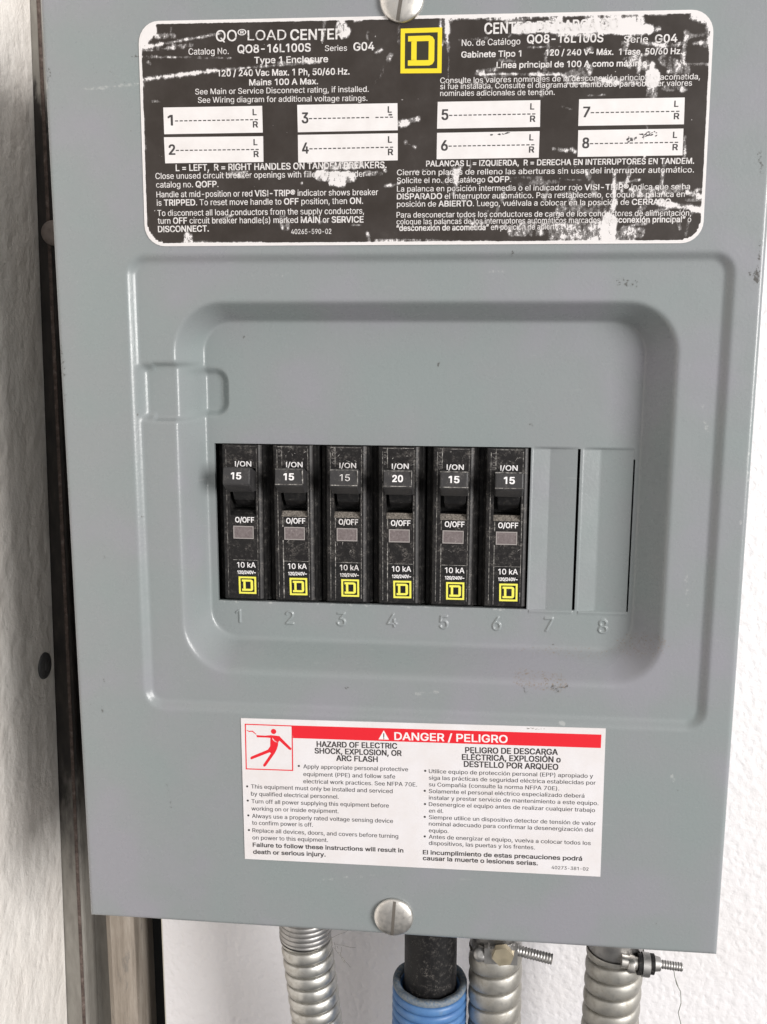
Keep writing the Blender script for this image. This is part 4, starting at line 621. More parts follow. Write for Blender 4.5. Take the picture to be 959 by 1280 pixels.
sA = sd_rr(X, Y, -74.6, 89.4, 95.0, 222.6, 17); sB = sd_rr(X, Y, -67.0, 79.7, 105.4, 215.7, 10)
t = np.where(sA >= 0, 0, np.where(sB <= 0, 1, -sA / np.maximum(-sA + sB, 1e-6)))
prof = np.where(t < .2, .5 * t * t / .2 / .84, np.where(t > .88, 1 - .5 * (1 - t) ** 2 / .12 / .84, (t - .1) / .84))
Z += -11.8 * np.clip(prof, 0, 1)
# finger trough crossing the frame on the left
tr1 = sd_rr(X, Y, -86.2, -58, 183.4, 201.8, 2.2); tr2 = sd_rr(X, Y, -78, -60.0, 184.8, 199.6, 4.0)
fade = np.clip((-67.5 - X) / 5.5, 0, 1)
m1 = sstep((1.0 - tr1) / np.where(X < -82, 3.4, 2.0)) * fade; m2 = sstep((1.3 - tr2) / 3.0) * (1 - fade)
Z += -2.5 * (m1 + m2)
# filler plates: shallow V with a crease
for (a, b, c_), sh in zip(PLATES, (1, 1)):
    ins = (X >= a) & (X <= b) & (Y > 118.15) & (Y < 174.6)
    d = np.where(X < c_, (X - a) / (c_ - a), (b - X) / (b - c_)); Z += np.where(ins, -1.15 * d - .15, 0)
    lip = (X >= a) & (X <= b) & (Y > 117.55) & (Y <= 118.15); Z += np.where(lip, .25, 0)
# raised numerals pressed into the floor below the breakers
for k_, (mx, my) in enumerate(NUMS):
    out, x0, x1 = layout(str(k_ + 1)); s_ = 4.8
    pol = [[((u - (x0 + x1) / 2) * s_ * .95 + mx, (w - .5) * s_ + my) for u, w in p] for _, ps, *_r in out for p in ps]
    near = (np.abs(X - mx) < 3.4) & (np.abs(Y - my) < 3.6); px, py = X[near], Y[near]
    dist = np.full(px.shape, 9.); ins = np.zeros(px.shape, bool)
    for p in pol:
        for (ax, ay), (bx, by) in zip(p, p[1:] + p[:1]):
            dist = np.minimum(dist, -capsule(px, py, ax, ay, bx, by, 0))
            if ay != by: ins ^= ((ay > py) != (by > py)) & (px < (bx - ax) * (py - ay) / (by - ay) + ax)
    sdn = np.where(ins, -dist, dist); Z[near] += .5 * sstep((.34 - sdn) / .62)
# gentle oil-canning of thin sheet
Z += .10 * np.sin(X * .031 + 1) * np.sin(Y * .021 + .4) + .05 * np.sin(X * .083 + Y * .05)
# rolled outer edge
ed = np.minimum(np.minimum(X + HW, HW - X), np.minimum(Y, HT - Y)); r_ = 1.7
Z -= np.where(ed < r_, r_ - np.sqrt(np.maximum(r_ * r_ - (r_ - ed) ** 2, 0)), 0)
dirt = np.full(X.shape, -3.); smud = np.full(X.shape, -3.); scuf = np.full(X.shape, -3.)
for x0, y0, x1, y1, w, c, k in DIRT:
    q = np.minimum(capsule(X, Y, x0, y0, x1, y1, w) * .5, c)
    if k == 1: dirt = np.maximum(dirt, q)
    elif k == 4: scuf = np.maximum(scuf, np.minimum(capsule(X, Y, x0, y0, x1, y1, w + .25), c))
    else: smud = np.maximum(smud, q)
for k_ in range(26):
    xx = -64 + k_ * 4.2 + 1.6 * math.sin(k_ * 2.3); scuf = np.maximum(scuf, np.minimum(capsule(X, Y, xx, OPEN[2] - .25, xx + 1.2 + 1.1 * math.sin(k_ * 1.7), OPEN[2] - .25, .55), .05))
# dust lying in the lower corner radius of the recess
dirt = np.maximum(dirt, np.minimum(.35 - np.abs(sB - 1.5) * .25 - np.abs(X - 62) * .022 - np.abs(Y - 104) * .06, -.12))
ny, nx = X.shape; idx = np.arange(nx * ny).reshape(ny, nx)
cx = (gx[:-1] + gx[1:]) / 2; cy = (gy[:-1] + gy[1:]) / 2; CX, CY = np.meshgrid(cx, cy)
keep = ~((CX > OPEN[0]) & (CX < OPEN[1]) & (CY > OPEN[2]) & (CY < OPEN[3]))
for a, b, c_, d in SLITS: keep &= ~((CX > a) & (CX < b) & (CY > c_) & (CY < d))
quads = np.stack([idx[:-1, :-1], idx[:-1, 1:], idx[1:, 1:], idx[1:, :-1]], -1)[keep]
mb = MB(); mb.add(list(zip(X.ravel().tolist(), Y.ravel().tolist(), Z.ravel().tolist())), quads.tolist(), 0, True)
nv = len(mb.v)
# returned flange all round and the folded lip of the breaker opening
def skirt(x0, x1, y0, y1, z0, z1, m=0, flip=False):
    V = [(x0, y0), (x1, y0), (x1, y1), (x0, y1)]; V = [(*q, z0) for q in V] + [(*q, z1) for q in V]
    F = [(i, (i + 1) % 4, 4 + (i + 1) % 4, 4 + i) for i in range(4)]
    mb.add(V, [f_[::-1] for f_ in F] if not flip else F, m)
skirt(-HW, HW, 0, HT, -1.7, -15)
skirt(OPEN[0], OPEN[1], OPEN[2], OPEN[3], -14.0, -15.6, 0, True)
for a, b, c_, d in SLITS: skirt(a, b, c_, d, -14.2, -15.6, 0, True)
pad = [-3.] * (len(mb.v) - nv)
cover = mb.build('cover', [PAINT], PANEL, {'dirt': dirt.ravel().tolist() + pad, 'smudge': smud.ravel().tolist() + pad, 'scuff': scuf.ravel().tolist() + pad})
mb = MB()
mb.box(-111, -109.5, 1.5, 317, -96, -4); mb.box(109.5, 111, 1.5, 317, -96, -4); mb.box(-109.5, 109.5, 1.5, 3, -96, -4); mb.box(-109.5, 109.5, 315.5, 317, -96, -4)
mb.box(-109.5, 109.5, 3, 315.5, -96, -94.5)
mb.box(-72, 84, 108, 186, -34, -32, 1)  # black sheet added behind slits and breakers in place of inner shade
mb.build('enclosure', [PAINT_BOX, SHADE_BLACK], PANEL)

# ---- cover screws
def screw(cx_, cy_, rad, ang):
    s_ = MB(); s_.dome((cx_, cy_, 0.25), rad, 2.5, 0, 48, 9, 'z', .8)
    ca, sa = math.cos(ang), math.sin(ang)
    # slot: dark channel following the dome
    L = rad * .93; w = .55; n = 12; V = []
    for i in range(n + 1):
        u = -L + 2 * L * i / n; h = .25 + .8 + 1.7 * math.sqrt(max(0, 1 - (u / (rad * .985)) ** 2)) + .05
        for e in (-w, w): V.append((cx_ + u * sa + e * ca, cy_ + u * ca - e * sa, h))
    s_.add(V, [(2 * i, 2 * i + 1, 2 * i + 3, 2 * i + 2) for i in range(n)], 1)
    s_.box(cx_ - 2, cx_ + 2, cy_ - 2, cy_ + 2, -9, .4, 0)
    return s_.build('screw', [SCREW, SCREW_SLOT], PANEL)
screw(0.0, 7.8, 7.1, .06); screw(1.0, 310.9, 6.7, .18)

# ---- rating label
Q = [Vector(c) for c in CORNERS]                          # TL TR BR BL
LW, LH = 174.6, 66.8
def label_xy(u, v): u /= LW; v /= LH; return ((Q[3] * (1 - u) + Q[2] * u) * (1 - v) + (Q[0] * (1 - u) + Q[1] * u) * v)
def rrect(x0, x1, y0, y1, r, n=7):
    out = []
    for cx_, cy_, a0 in ((x1 - r, y0 + r, -90), (x1 - r, y1 - r, 0), (x0 + r, y1 - r, 90), (x0 + r, y0 + r, 180)):
        out += [(cx_ + r * math.cos(math.radians(a0 + 90 * i / n)), cy_ + r * math.sin(math.radians(a0 + 90 * i / n))) for i in range(n + 1)]
    return out
lz = .30
mb = MB(); mb.prism([tuple(label_xy(*q)) for q in rrect(0, LW, 0, LH, 6.5)], -.2, lz, 1)
gx = grid_lines(.5, LW - .5, .5, []); gy = grid_lines(.55, LH - .55, .5, []); U, V_ = np.meshgrid(gx, gy)
inside = sd_rr(U, V_, .55, LW - .55, .6, LH - .6, 6.0)
# pull outside grid points onto the rounded outline
PX = (Q[3].x * (1 - U / LW) + Q[2].x * U / LW) * (1 - V_ / LH) + (Q[0].x * (1 - U / LW) + Q[1].x * U / LW) * V_ / LH
PY = (Q[3].y * (1 - U / LW) + Q[2].y * U / LW) * (1 - V_ / LH) + (Q[0].y * (1 - U / LW) + Q[1].y * U / LW) * V_ / LH
wear = np.full(U.shape, -3.)
for x0, y0, x1, y1, w, c in WEAR: wear = np.maximum(wear, np.minimum(capsule(PX, PY, x0, y0, x1, y1, w) * 1.5, c))
rw = random.Random(21)
for _ in range(70):                                       # fine rubs, thickest towards the upper and lower right
    x = 93 - abs(rw.gauss(0, 62)); y = rw.choice([rw.uniform(286, 305), rw.uniform(241, 262), rw.uniform(241, 305)])
    if x < -80: continue
    th = rw.choice([rw.gauss(.08, .12), rw.gauss(.08, .12), rw.gauss(1.45, .2)]); L = rw.uniform(1.5, 11)
    wear = np.maximum(wear, np.minimum(capsule(PX, PY, x, y, x + L * math.cos(th), y + L * math.sin(th), rw.uniform(.3, .6)) * 1.5, rw.uniform(-.05, .4)))
wear = np.maximum(wear, np.where(inside > -1.0, -.62, -3)); wear = np.where(inside > -.35, 3, wear)
wear = np.maximum(wear, -1.3)
ny, nx = U.shape; idx = np.arange(nx * ny).reshape(ny, nx); cin = (inside[:-1, :-1] < .45) & (inside[1:, 1:] < .45) & (inside[:-1, 1:] < .45) & (inside[1:, :-1] < .45)
off = len(mb.v)
mb.add(list(zip(PX.ravel().tolist(), PY.ravel().tolist(), [lz + .03] * (nx * ny))), np.stack([idx[:-1, :-1], idx[:-1, 1:], idx[1:, 1:], idx[1:, :-1]], -1)[cin].tolist(), 0)
npre = off
for g, txt, ax, ay, bx, by, cap in LINES:
    if g == 'rating_light': put_text(mb, txt, (ax, ay), (bx, by), cap, lz + .06, 2, .012, .034)
for k, q in enumerate(SLOTS):
    mb.prism([q[3], q[2], q[1], q[0]], lz + .035, lz + .065, 1)
    tl, tr_, br, bl = [Vector(v) for v in q]
    P = lambda u, v: (bl * (1 - u) + br * u) * (1 - v) + (tl * (1 - u) + tr_ * u) * v
    h = (tl - bl).length; z = lz + .08
    put_text(mb, '*' + str(k + 1), P(.045, .33), P(.045 + (.06 if k else .045), .33), h * .38, z, 3)
    for j in range(18):
        u0 = .115 + j * .0475
        if k == 2 and j in (13,): continue
        mb.prism([tuple(P(u0, .468)), tuple(P(u0 + .032, .468)), tuple(P(u0 + .032, .51)), tuple(P(u0, .51))], z - .02, z, 3)
    put_text(mb, 'L', P(.905, .66), P(.940, .66), h * .22, z, 3, .05)
    if k == 2: put_text(mb, '⌐' if False else '-', P(.91, .36), P(.945, .36), h * .5, z, 3)
    else: put_text(mb, 'R', P(.905, .20), P(.952, .20), h * .22, z, 3, .05)
# dark rub marks inside slots 6 and 8
rng = random.Random(5)
for q, (u0, u1, v0, v1), n_ in ((SLOTS[7], (.47, .75, .48, .93), 34), (SLOTS[5], (.52, .74, .86, .97), 9)):
    tl, tr_, br, bl = [Vector(v) for v in q]
    for _ in range(n_):
        u = rng.uniform(u0, u1); v = v0 + (v1 - v0) * min(1, max(0, .25 + .6 * (u - u0) / (u1 - u0) + rng.uniform(-.25, .25)))
        c = (bl * (1 - u) + br * u) * (1 - v) + (tl * (1 - u) + tr_ * u) * v; a = rng.uniform(.15, .6); b = rng.uniform(.08, .25); th = rng.uniform(-.2, .7)
        mb.add([(c.x + a * math.cos(s) * math.cos(th) - b * math.sin(s) * math.sin(th), c.y + a * math.cos(s) * math.sin(th) + b * math.sin(s) * math.cos(th), lz + .085 + rng.random() * .01) for s in [2 * math.pi * i / 7 + rng.uniform(-.3, .3) for i in range(7)]], [tuple(range(7))], 3)
n_all = len(mb.v); wv = np.full(n_all, -1.3); wv[off:off + nx * ny] = wear.ravel()
rating = mb.build('rating_label', [PRINT, LABEL_WHITE, INK_LIGHT, INK_DARK], PANEL, {'wear': wv.tolist()})
rating['label'] = 'scratched black rating label with white print'
mb = MB(); square_emblem(mb, LOGO, lz + .09, 0); q = [Vector(v) for v in LOGO]
mb.prism([tuple(q[3]), tuple(q[2]), tuple(q[1]), tuple(q[0])], lz + .04, lz + .065, 1)
mb.build('emblem', [YELLOW, mat('emblem_ground', (.028, .025, .012), .45)], part_of(rating, PANEL['_o']))

# ---- danger label
dz = .22; D = QUADS; s_ = D['sheet']
mb = MB(); mb.prism([s_[3], s_[2], s_[1], s_[0]], -.2, dz, 0)
b_ = D['bar']; mb.prism([b_[3], b_[2], b_[1], b_[0]], dz + .005, dz + .03, 1)
pf = [Vector(v) for v in D['pic_frame']]; pf = [pf[3], pf[2], pf[1], pf[0]]; cen = sum(pf, Vector((0, 0))) / 4
mb.frame([tuple(v) for v in pf], [tuple(v + (cen - v).normalized() * .55) for v in pf], dz + .004, dz + .028, 1)
for key, m_ in (('arm', 1), ('bolt', 1), ('flash', 0)):
    poly = D['figure'][key]; zz = dz + (.045 if key == 'flash' else .03); vs, fs = fill([poly]); mb.add([(*q, zz) for q in vs], fs, m_)
hd = D['head'][0]; mb.add([(hd[0] + .95 * math.cos(2 * math.pi * i / 20), hd[1] + .95 * math.sin(2 * math.pi * i / 20), dz + .03) for i in range(20)], [tuple(range(20))], 1)
tr_ = D['triangle']; mb.add([(*v, dz + .05) for v in tr_], [(0, 1, 2)], 3)
tc = sum((Vector(v) for v in tr_), Vector((0, 0))) / 3
mb.box(tc.x - .18, tc.x + .18, tc.y - .45, tc.y + 1.15, dz + .051, dz + .06, 2); mb.box(tc.x - .18, tc.x + .18, tc.y - 1.0, tc.y - .65, dz + .051, dz + .06, 2)
for bx, by in D['bullets']:
    mb.add([(bx + .40 * math.cos(2 * math.pi * i / 12), by + .40 * math.sin(2 * math.pi * i / 12), dz + .03) for i in range(12)], [tuple(range(12))], 2)
for g, txt, ax, ay, bx, by, cap in LINES:
    if g == 'danger_dark': put_text(mb, txt, (ax, ay), (bx, by), cap, dz + .03, 2 if txt[0] == '*' else 4, .018, .045)
    elif g == 'danger_white': put_text(mb, txt, (ax, ay), (bx, by), cap, dz + .05, 3, 0, .035)
# small scuffs on the top margin
for q in range(14):
    x = rng.uniform(45, 51); y = 80.55 + rng.uniform(-.25, .3); a = rng.uniform(.1, .4)
    mb.add([(x - a, y, dz + .02), (x, y - .12, dz + .02), (x + a, y + .05, dz + .02), (x, y + .13, dz + .02)], [(0, 1, 2, 3)], 5)
dl = mb.build('danger_label', [STICKER, RED, INK_DARK, INK_WHITE, INK_GREY, mat('scuff_grey', (.25, .23, .2), .9)], PANEL)
dl['label'] = 'white danger label with a red banner'

# ================================================================== BREAKERS
FZ = -13.0                                              # breaker face
NAMES = ['cleanest black breaker marked 15, its handle shadowing the recess wall at the row end', 'black breaker with scuffed dusty top, marked 15, above the raised 2',
         'black breaker with faded thin 15 and a cracked window, above the raised 3', 'black breaker with 20 on its handle, the only one not marked 15',
         'black breaker marked 15 right beside the breaker marked 20, above the raised 5', 'black breaker marked 15 next to the blank grey filler plates']
RATE = ['15', '15', '15', '20', '15', '15']; DATE = [None, '61', '9 19', '16 4', '17 05', '17 08']
rb = random.Random(11)
for k in range(6):
    c0 = -55.2 + 18.35 * k
    br = thing('circuit_breaker', (c0, 118.5, -32), NAMES[k], 'circuit breaker', 'circuit breakers in the panel')
    br['e'].rotation_euler = (0, (.004, -.003, .002, -.004, .003, -.002)[k], 0)
    mb = MB(); xl, xr = c0 - 6.9, c0 + 7.15; yb, yt = 119.6, 174.3
    # case cross-section (X, Z): shoulders, sloped flanks, rounded face edges
    xs = [(c0 - 9.0, -32), (c0 - 9.0, -17.5), (c0 - 8.0, -17.0), (xl - .15, -15.6), (xl, FZ - .9), (xl + .25, FZ - .3), (xl + .8, FZ)]
    xs2 = [(xr - 1.1, FZ), (xr - .45, FZ - .3), (xr - .1, FZ - .9), (xr + .1, -15.6), (c0 + 8.2, -17.0), (c0 + 9.0, -17.5), (c0 + 9.0, -32)]
    ring = xs + xs2; n = len(ring)
    SLOT = (c0 - 4.2, c0 + 4.9, 149.4, 166.2)
    # flanks
    def strip(pts, y0, y1, m):
        V = [(x, y, z) for y in (y0, y1) for x, z in pts]; q = len(pts)
        mb.add(V, [(i, i + 1, q + i + 1, q + i) for i in range(q - 1)], m)
    strip(xs[:5], yb, yt, 0); strip(xs[4:], yb, yt, 1); strip(xs2[:3], yb, yt, 2); strip(xs2[2:], yb, yt, 0)
    # face with a slot
    fl, fr = xs[-1][0], xs2[0][0]
    SPL = 133.5
    for x0, x1, y0, y1, m in ((fl, fr, yb, SPL, 3), (fl, fr, SPL, SLOT[2], 1), (fl, SLOT[0], SLOT[2], SLOT[3], 1), (SLOT[1], fr, SLOT[2], SLOT[3], 1), (fl, fr, SLOT[3], yt, 1)):
        mb.add([(x0, y0, FZ), (x1, y0, FZ), (x1, y1, FZ), (x0, y1, FZ)], [(0, 1, 2, 3)], m)
    # slot walls, sloping dusty ledge below
    a, b, c_, d = SLOT; lm_ = 0 if k == 0 else 4
    mb.add([(a, c_, FZ), (b, c_, FZ), (b, c_ + 1.7, FZ - 2.2), (a, c_ + 1.7, FZ - 2.2), (a, c_ + 1.7, FZ - 8), (b, c_ + 1.7, FZ - 8), (b, d, FZ - 8), (a, d, FZ - 8), (a, d, FZ), (b, d, FZ)],
           [(0, 1, 2, 3)], lm_)
    o_ = len(mb.v) - 10
    for f_ in ((3, 2, 5, 4), (4, 5, 6, 7), (7, 6, 9, 8), (0, 3, 4, 7, 8), (1, 9, 6, 5, 2)): mb.f.append(tuple(o_ + i for i in f_)); mb.m.append(0); mb.sm.append(False)
    # ends, chamfered at the bottom
    mb.add([(x, yt, z) for x, z in ring], [tuple(range(n))[::-1]], 0)
    low = [(x, yb, z) for x, z in ring] + [(x, yb - 1.1, min(z, -15.4)) for x, z in ring]
    mb.add(low, [(i, n + i, n + (i + 1) % n, (i + 1) % n) for i in range(n)], 0)
    # label edges: dusty raised paper edges, with edge highlights drawn into the pale lines
    def line(x0, y0, x1, y1, w, m=5, zz=.03):
        L = math.hypot(x1 - x0, y1 - y0); nx_, ny_ = -(y1 - y0) / L * w / 2, (x1 - x0) / L * w / 2
        mb.add([(x0 + nx_, y0 + ny_, FZ + zz), (x1 + nx_, y1 + ny_, FZ + zz), (x1 - nx_, y1 - ny_, FZ + zz), (x0 - nx_, y0 - ny_, FZ + zz)], [(0, 3, 2, 1)], m)
    amt = (.10, .32, .26, .26, .24, .26)[k]; sxl = c0 - 3.75
    line(sxl, yb + .4, sxl, 141, amt, 5 if k else 0); line(sxl, 145.8, sxl, 149.2, amt, 5 if k else 0); line(sxl, 167.2, sxl, yt - .3, amt, 5 if k else 0)
    line(c0 - 5.4, 120.4, c0 - 5.4, 172.8, .16 if k else .1); line(c0 + 5.35, 120.6, c0 + 5.35, 173.2, .16 if k else .1)
    line(c0 - 3.6, SPL, c0 + 5.2, SPL, .14); line(c0 - 5.3, yt - .5, c0 + 5.3, yt - .5, .14 if k else .05)
    if k:
        for _ in range((0, 26, 20, 15, 8, 10)[k]):
            x = c0 + rb.uniform(-4.8, 5); y = rb.choice([rb.uniform(167.5, 173.5), rb.uniform(168.5, 173.8), rb.uniform(136, 141), rb.uniform(146, 149)])
            th = rb.uniform(-.6, 2.2); L = rb.uniform(.4, 1.6); line(x, y, x + L * math.cos(th), y + L * math.sin(th), rb.uniform(.05, .16), 5, .035)
    # print
    zt = FZ + .05
    put_text(mb, 'I/ON', (c0 - 2.2, 166.75), (c0 + 3.5, 166.8), 1.75, zt, 6, .03)
    put_text(mb, 'O/OFF', (c0 - 2.5, 147.0), (c0 + 4.15, 147.05), 1.85, zt, 6, .035)
    put_text(mb, '*10 kA', (c0 - 2.15, 130.75), (c0 + 4.45, 130.85), 1.9, zt, 6, 0, .02)
    put_text(mb, '120/240V~', (c0 - 2.1, 128.45), (c0 + 4.45, 128.55), 1.15, zt, 6, .05)
    if DATE[k]: put_text(mb, DATE[k], (c0 - 5.0, 173.0), (c0 - 5.0, 173.0 - 1.25 * len(DATE[k])), 1.15, zt, 7)
    put_text(mb, str(k + 1), (c0 + .2, 135.0), (c0 + (1.4 if k else .8), 135.0), 3.2, zt, 8)
    case = mb.build('case', [BLACK, BLACK_FACE, EDGE, BLACK_STRIP, DUST, EDGE_DUST_GLINT, INK_LIGHT if k == 2 else INK_WHITE, FAINT, BLACK_STRIP], br)
    # handle thrown up to ON
    hx0, hx1 = c0 - 4.1, c0 + 5.25; mb = MB()
    head = [(164.6, -14.5), (167.0, -7.5), (167.5, -4.6), (167.2, -3.9), (162.2, -2.9), (161.9, -3.0), (161.5, -3.3), (158.5, -8.6), (158.2, -14.5)]
    mb.prism([(y, z) for y, z in head][::-1], hx0, hx1, 0, 'x')
    mb.prism([(160.5, -14.0), (159.6, -10.6), (155.0, -13.6), (152.6, -16.6), (152.2, -20.5), (160.5, -20.5)], hx0 + 1.05, hx1 - .7, 1, 'x')
    # edges of the worn ones: dust, plus highlights drawn as pale strips
    if k:
        mb.box(hx1 - .22, hx1 + .03, 162.4, 167.1, -4.4, -3.15 + .0, 3) if k in (1, 2, 3) else None
        mb.add([(hx0, 167.35, -4.1), (hx1, 167.35, -4.1), (hx1, 167.05, -3.83), (hx0, 167.05, -3.83)], [(0, 3, 2, 1)], 3)
        mb.add([(hx0, 162.35, -2.89), (hx1, 162.35, -2.89), (hx1, 162.1, -2.84), (hx0, 162.1, -2.84)], [(0, 3, 2, 1)], 3)
    nrm = (1.0 / 5.0)
    def on_face(u, v): return (u, v, -2.9 - (v - 162.2) * .2 + .06)
    place_text(mb, RATE[k], lambda a, b_, n_: (lambda q: (q[0], q[1], q[2] + .004 * n_))(on_face(c0 - 1.15 + a + (.4 if k == 2 else 0), 163.7 + b_)), 3.4, 2.15, 2, 0, 0 if k == 2 else .05)
    hd_ = mb.build('handle', [HANDLE, BLACK_STRIP, INK_LIGHT if k == 2 else INK_WHITE, EDGE_DUST_GLINT], br)
    bv = hd_.modifiers.new('edge', 'BEVEL'); bv.width = .0005; bv.segments = 3; bv.limit_method = 'ANGLE'; bv.angle_limit = math.radians(35)
    # trip window
    mb = MB(); wx0, wx1, wy0, wy1 = c0 - 3.25, c0 + 3.95, 141.2, 145.75
    mb.box(wx0 + .3, wx1 - .3, wy0 + .3, wy1 - .3, FZ - .5, FZ + .08, 0)
    sq = lambda e: [(wx0 + e, wy0 + e), (wx1 - e, wy0 + e), (wx1 - e, wy1 - e), (wx0 + e, wy1 - e)]
    mb.frame(sq(0), sq(.32), FZ - .2, FZ + .22, 1)
    mb.build('trip_window', [WINDOW, WINDOW_RIM], br)
    mb = MB(); e0 = c0 - 1.75
    square_emblem(mb, [(e0, 127.5), (e0 + 6.3, 127.55), (e0 + 6.35, 121.3), (e0 + .1, 121.25)], FZ + .07, 0)
    mb.build('emblem', [YELLOW_B], br)

# ================================================================== CONDUITS
def flex(mb_, axis_pts, R0, amp, pitch, y0, y1, m=0, hand=1, sharp=.55, ks=64, per=24, phase=0., annular=False):
    """wall of a flexible conduit: helical (or ringed) rounded ridges with a tight groove between them"""
    (xa, ya, za), (xb, yb_, zb) = axis_pts
    ns = int((y0 - y1) / pitch * per); V = []
    for i in range(ns + 1):
        y = y0 + (y1 - y0) * i / ns; t_ = (y - ya) / (yb_ - ya); xc = xa + (xb - xa) * t_; zc = za + (zb - za) * t_
        for j in range(ks):
            a = 2 * math.pi * j / ks
            f_ = ((y / pitch) + (0 if annular else hand * a / (2 * math.pi)) + phase) % 1.
            h = math.sqrt(max(0, 1 - (2 * f_ - 1) ** 2)) ** sharp if f_ > .11 else -.8 * max(0, math.sin(math.pi * f_ / .11)) ** .5
            r = R0 - amp + amp * h
            V.append((xc + r * math.cos(a), y, zc + r * math.sin(a)))
    F = [(i * ks + j, i * ks + (j + 1) % ks, (i + 1) * ks + (j + 1) % ks, (i + 1) * ks + j) for i in range(ns) for j in range(ks)]
    mb_.add(V, F, m, True)
def threaded(mb_, p0, p1, r, pitch, m=0):
    p0, p1 = Vector(p0), Vector(p1); L = (p1 - p0).length; n = int(L / pitch * 6)
    mb_.tube([p0 + (p1 - p0) * i / n for i in range(n + 1)], [r * (1 - .16 * abs(((i / 6) % 1) * 2 - 1)) for i in range(n + 1)], 18, m)
YB = -215
c1 = thing('metal_conduit', (-40.5, YB, -45), 'shiny closely ribbed metal conduit with a dark collar, farthest from the blue tube', 'conduit', 'flexible metal conduits below the panel')
mb = MB(); flex(mb, ((-40.6, -31, -45), (-35.8, -74, -45)), 10.7, 2.3, 5.55, -33.2, YB, 0, 1, .5); mb.build('sheath', [ZINC], c1)
mb = MB(); mb.tube([(-40.9, 1.5, -45), (-40.7, -28, -45), (-40.6, -31, -45), (-40.4, -33.5, -45), (-40.2, -35.5, -45)], [10.3, 10.3, 10.0, 9.4, 8.4], 40); flex(mb, ((-40.9, 1.5, -45), (-40.5, -33, -45)), 10.75, .5, 2.1, -20, -32.4, 0, 1, .8, annular=True); mb.build('collar', [ZINC_DARK], c1)
c2 = thing('metal_conduit', (38, YB, -45), 'dull ribbed metal conduit beside the blue tube with threaded bolt and pale nut', 'conduit', 'flexible metal conduits below the panel')
mb = MB(); flex(mb, ((37.8, -38, -45), (38.0, -68, -45)), 10.9, 1.9, 7.6, -32, YB, 0, 1, .6); mb.build('sheath', [ZINC_DULL], c2)
mb = MB(); mb.tube([(37.8, 1.5, -45), (37.8, -31, -45), (37.8, -33, -45)], [10.4, 10.4, 9], 36); mb.box(33, 46, -31.5, -25, -37.5, -32.6); mb.build('connector', [ZINC_DARK], c2)
mb = MB(); threaded(mb, (43, -26.6, -36), (59.5, -29.4, -35), 2.2, 1.15); mb.build('clamp_bolt', [ZINC_DARK], c2)
mb = MB()
hexa = [(40.2 + 4.4 * math.cos(math.radians(60 * i + 12)), -26.8 + 4.0 * math.sin(math.radians(60 * i + 12))) for i in range(6)]
mb.prism(hexa, -33.4, -30.4); mb.build('nut', [BRASS], c2)
mb = MB(); mb.tube([(31.2, -29.6, -36.6), (31.5, -28.6, -34.0), (31.6, -28.2, -33.2), (31.6, -28.0, -32.9)], [3.0, 2.9, 2.3, 1.2], 20); mb.box(34.3, 35.2, -31.5, -24, -36, -32.5, 0); mb.build('clamp_screw', [ZINC_DARK], c2)
c3 = thing('metal_conduit', (85, YB, -45), 'dull ribbed metal conduit with dark washers on its clamp screw', 'conduit', 'flexible metal conduits below the panel')
mb = MB(); flex(mb, ((85.2, -36, -45), (84.6, -64, -45)), 11.4, 2.1, 6.9, -29, YB, 0, 1, .6, phase=.4); mb.build('sheath', [ZINC_DULL], c3)
mb = MB(); mb.tube([(85.2, 1.5, -45), (85.2, -29, -45), (85.2, -31, -45), (85.2, -33, -45)], [10.8, 10.8, 10.2, 9], 36); mb.build('connector', [ZINC_DARK], c3)
mb = MB()
mb.tube([(86.0, -27.2, -33.6), (92.0, -27.8, -33.4)], 2.4, 20, 0); mb.tube([(88.6, -28.2, -33.6), (89.4, -28.3, -33.5), (90.9, -28.4, -33.4)], [3.1, 3.5, 3.3], 24, 0)
mb.tube([(92.2, -28.3, -34), (93.6, -28.4, -34)], 4.0, 24, 1); mb.tube([(94.0, -29.0, -35), (96.8, -29.2, -35)], [4.6, 4.6], 24, 2); mb.tube([(97.0, -28.6, -35), (98.6, -28.7, -35)], 3.9, 24, 1); mb.tube([(98.8, -28.4, -35), (101, -28.5, -35)], [3.0, 2.6], 20, 2)
threaded(mb, (100.5, -28.4, -35), (109.5, -29.2, -35), 1.75, 1.0, 2)
mb.build('clamp_screw', [SCREW, RUBBER, ZINC_DARK], c3)
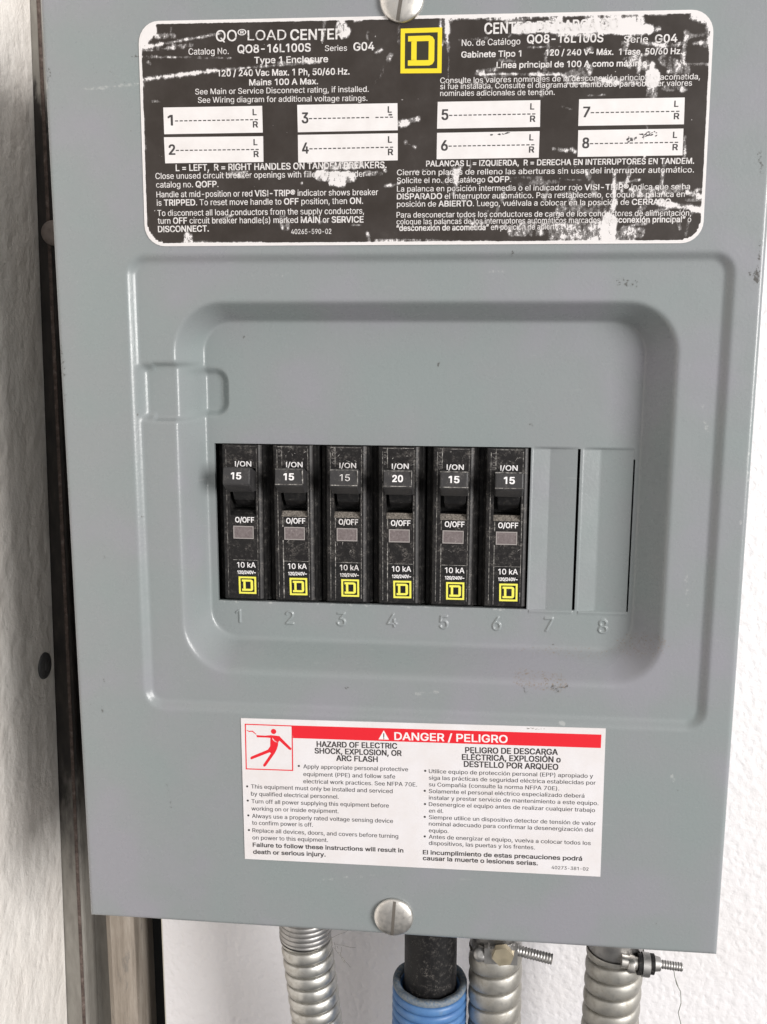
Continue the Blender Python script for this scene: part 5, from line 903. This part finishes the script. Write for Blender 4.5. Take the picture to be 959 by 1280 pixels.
bc = MB(); bc.tube([(11.3, 1.5, -45), (11.4, -40, -45), (11.2, -120, -45), (11.0, YB, -45)], 10.7, 48)
tag(bc.build('black_cable', [RUBBER]), 'thick dusty black cable dropping from the panel into the blue tube', 'cable')
bl = thing('blue_conduit', (11, YB, -45), 'blue corrugated plastic tube around the thick black cable', 'conduit')
mb = MB(); flex(mb, ((11.2, -49, -45), (11.0, -80, -45)), 15.4, 2.3, 3.95, -50.6, YB, 0, 1, .6, 64, annular=True); mb.build('tube', [BLUE], bl)
mb = MB(); k = 64; V = []
for r, y in ((14.9, -51), (15.3, -50.2), (15.2, -49.0), (14.6, -48.6), (12.7, -48.8), (12.4, -49.6), (12.4, -75)):
    V += [(11.2 + r * math.cos(2 * math.pi * j / k), y + .35 * math.sin(j * .9) * (1 if y > -49.5 else 0) * .5, -45 + r * math.sin(2 * math.pi * j / k)) for j in range(k)]
mb.add(V, [(i * k + j, i * k + (j + 1) % k, (i + 1) * k + (j + 1) % k, (i + 1) * k + j) for i in range(6) for j in range(k)], 0, True)
mb.build('rim', [BLUE_RIM], bl)

# thread and lint
mb = MB(); rt = random.Random(3)
mb.tube([(106.0, -28.0, -36), (107.0, -34, -35.5), (108.6, -38.3, -36), (107.6, -36, -36.5), (108.2, -38, -37), (110.2, -42, -38), (110.6, -47, -38), (110.0, -52, -39), (111.6, -58, -40), (110.8, -63, -41), (108, -65.5, -42), (104, -66.2, -43), (101.5, -67.5, -44)], .17, 6)
tag(mb.build('loose_thread', [THREAD]), 'thin grey thread hanging from the clamp screw below the right corner of the panel', 'thread')
mb = MB()
for _ in range(9):
    p = Vector((-29.5 + rt.uniform(-.5, 6), -33 + rt.uniform(-3, 3), -40)); pts = [p.copy()]; d = Vector((rt.uniform(-.6, 1.2), rt.uniform(-1.6, .2), rt.uniform(-.5, .3)))
    for _ in range(6): d += Vector((rt.uniform(-.5, .5), rt.uniform(-.5, .5), rt.uniform(-.3, .3))); p += d; pts.append(p.copy())
    mb.tube(pts, .05, 5)
tag(mb.build('lint', [LINT]), 'wispy brown lint fibres caught beside the shiny conduit collar', 'lint')
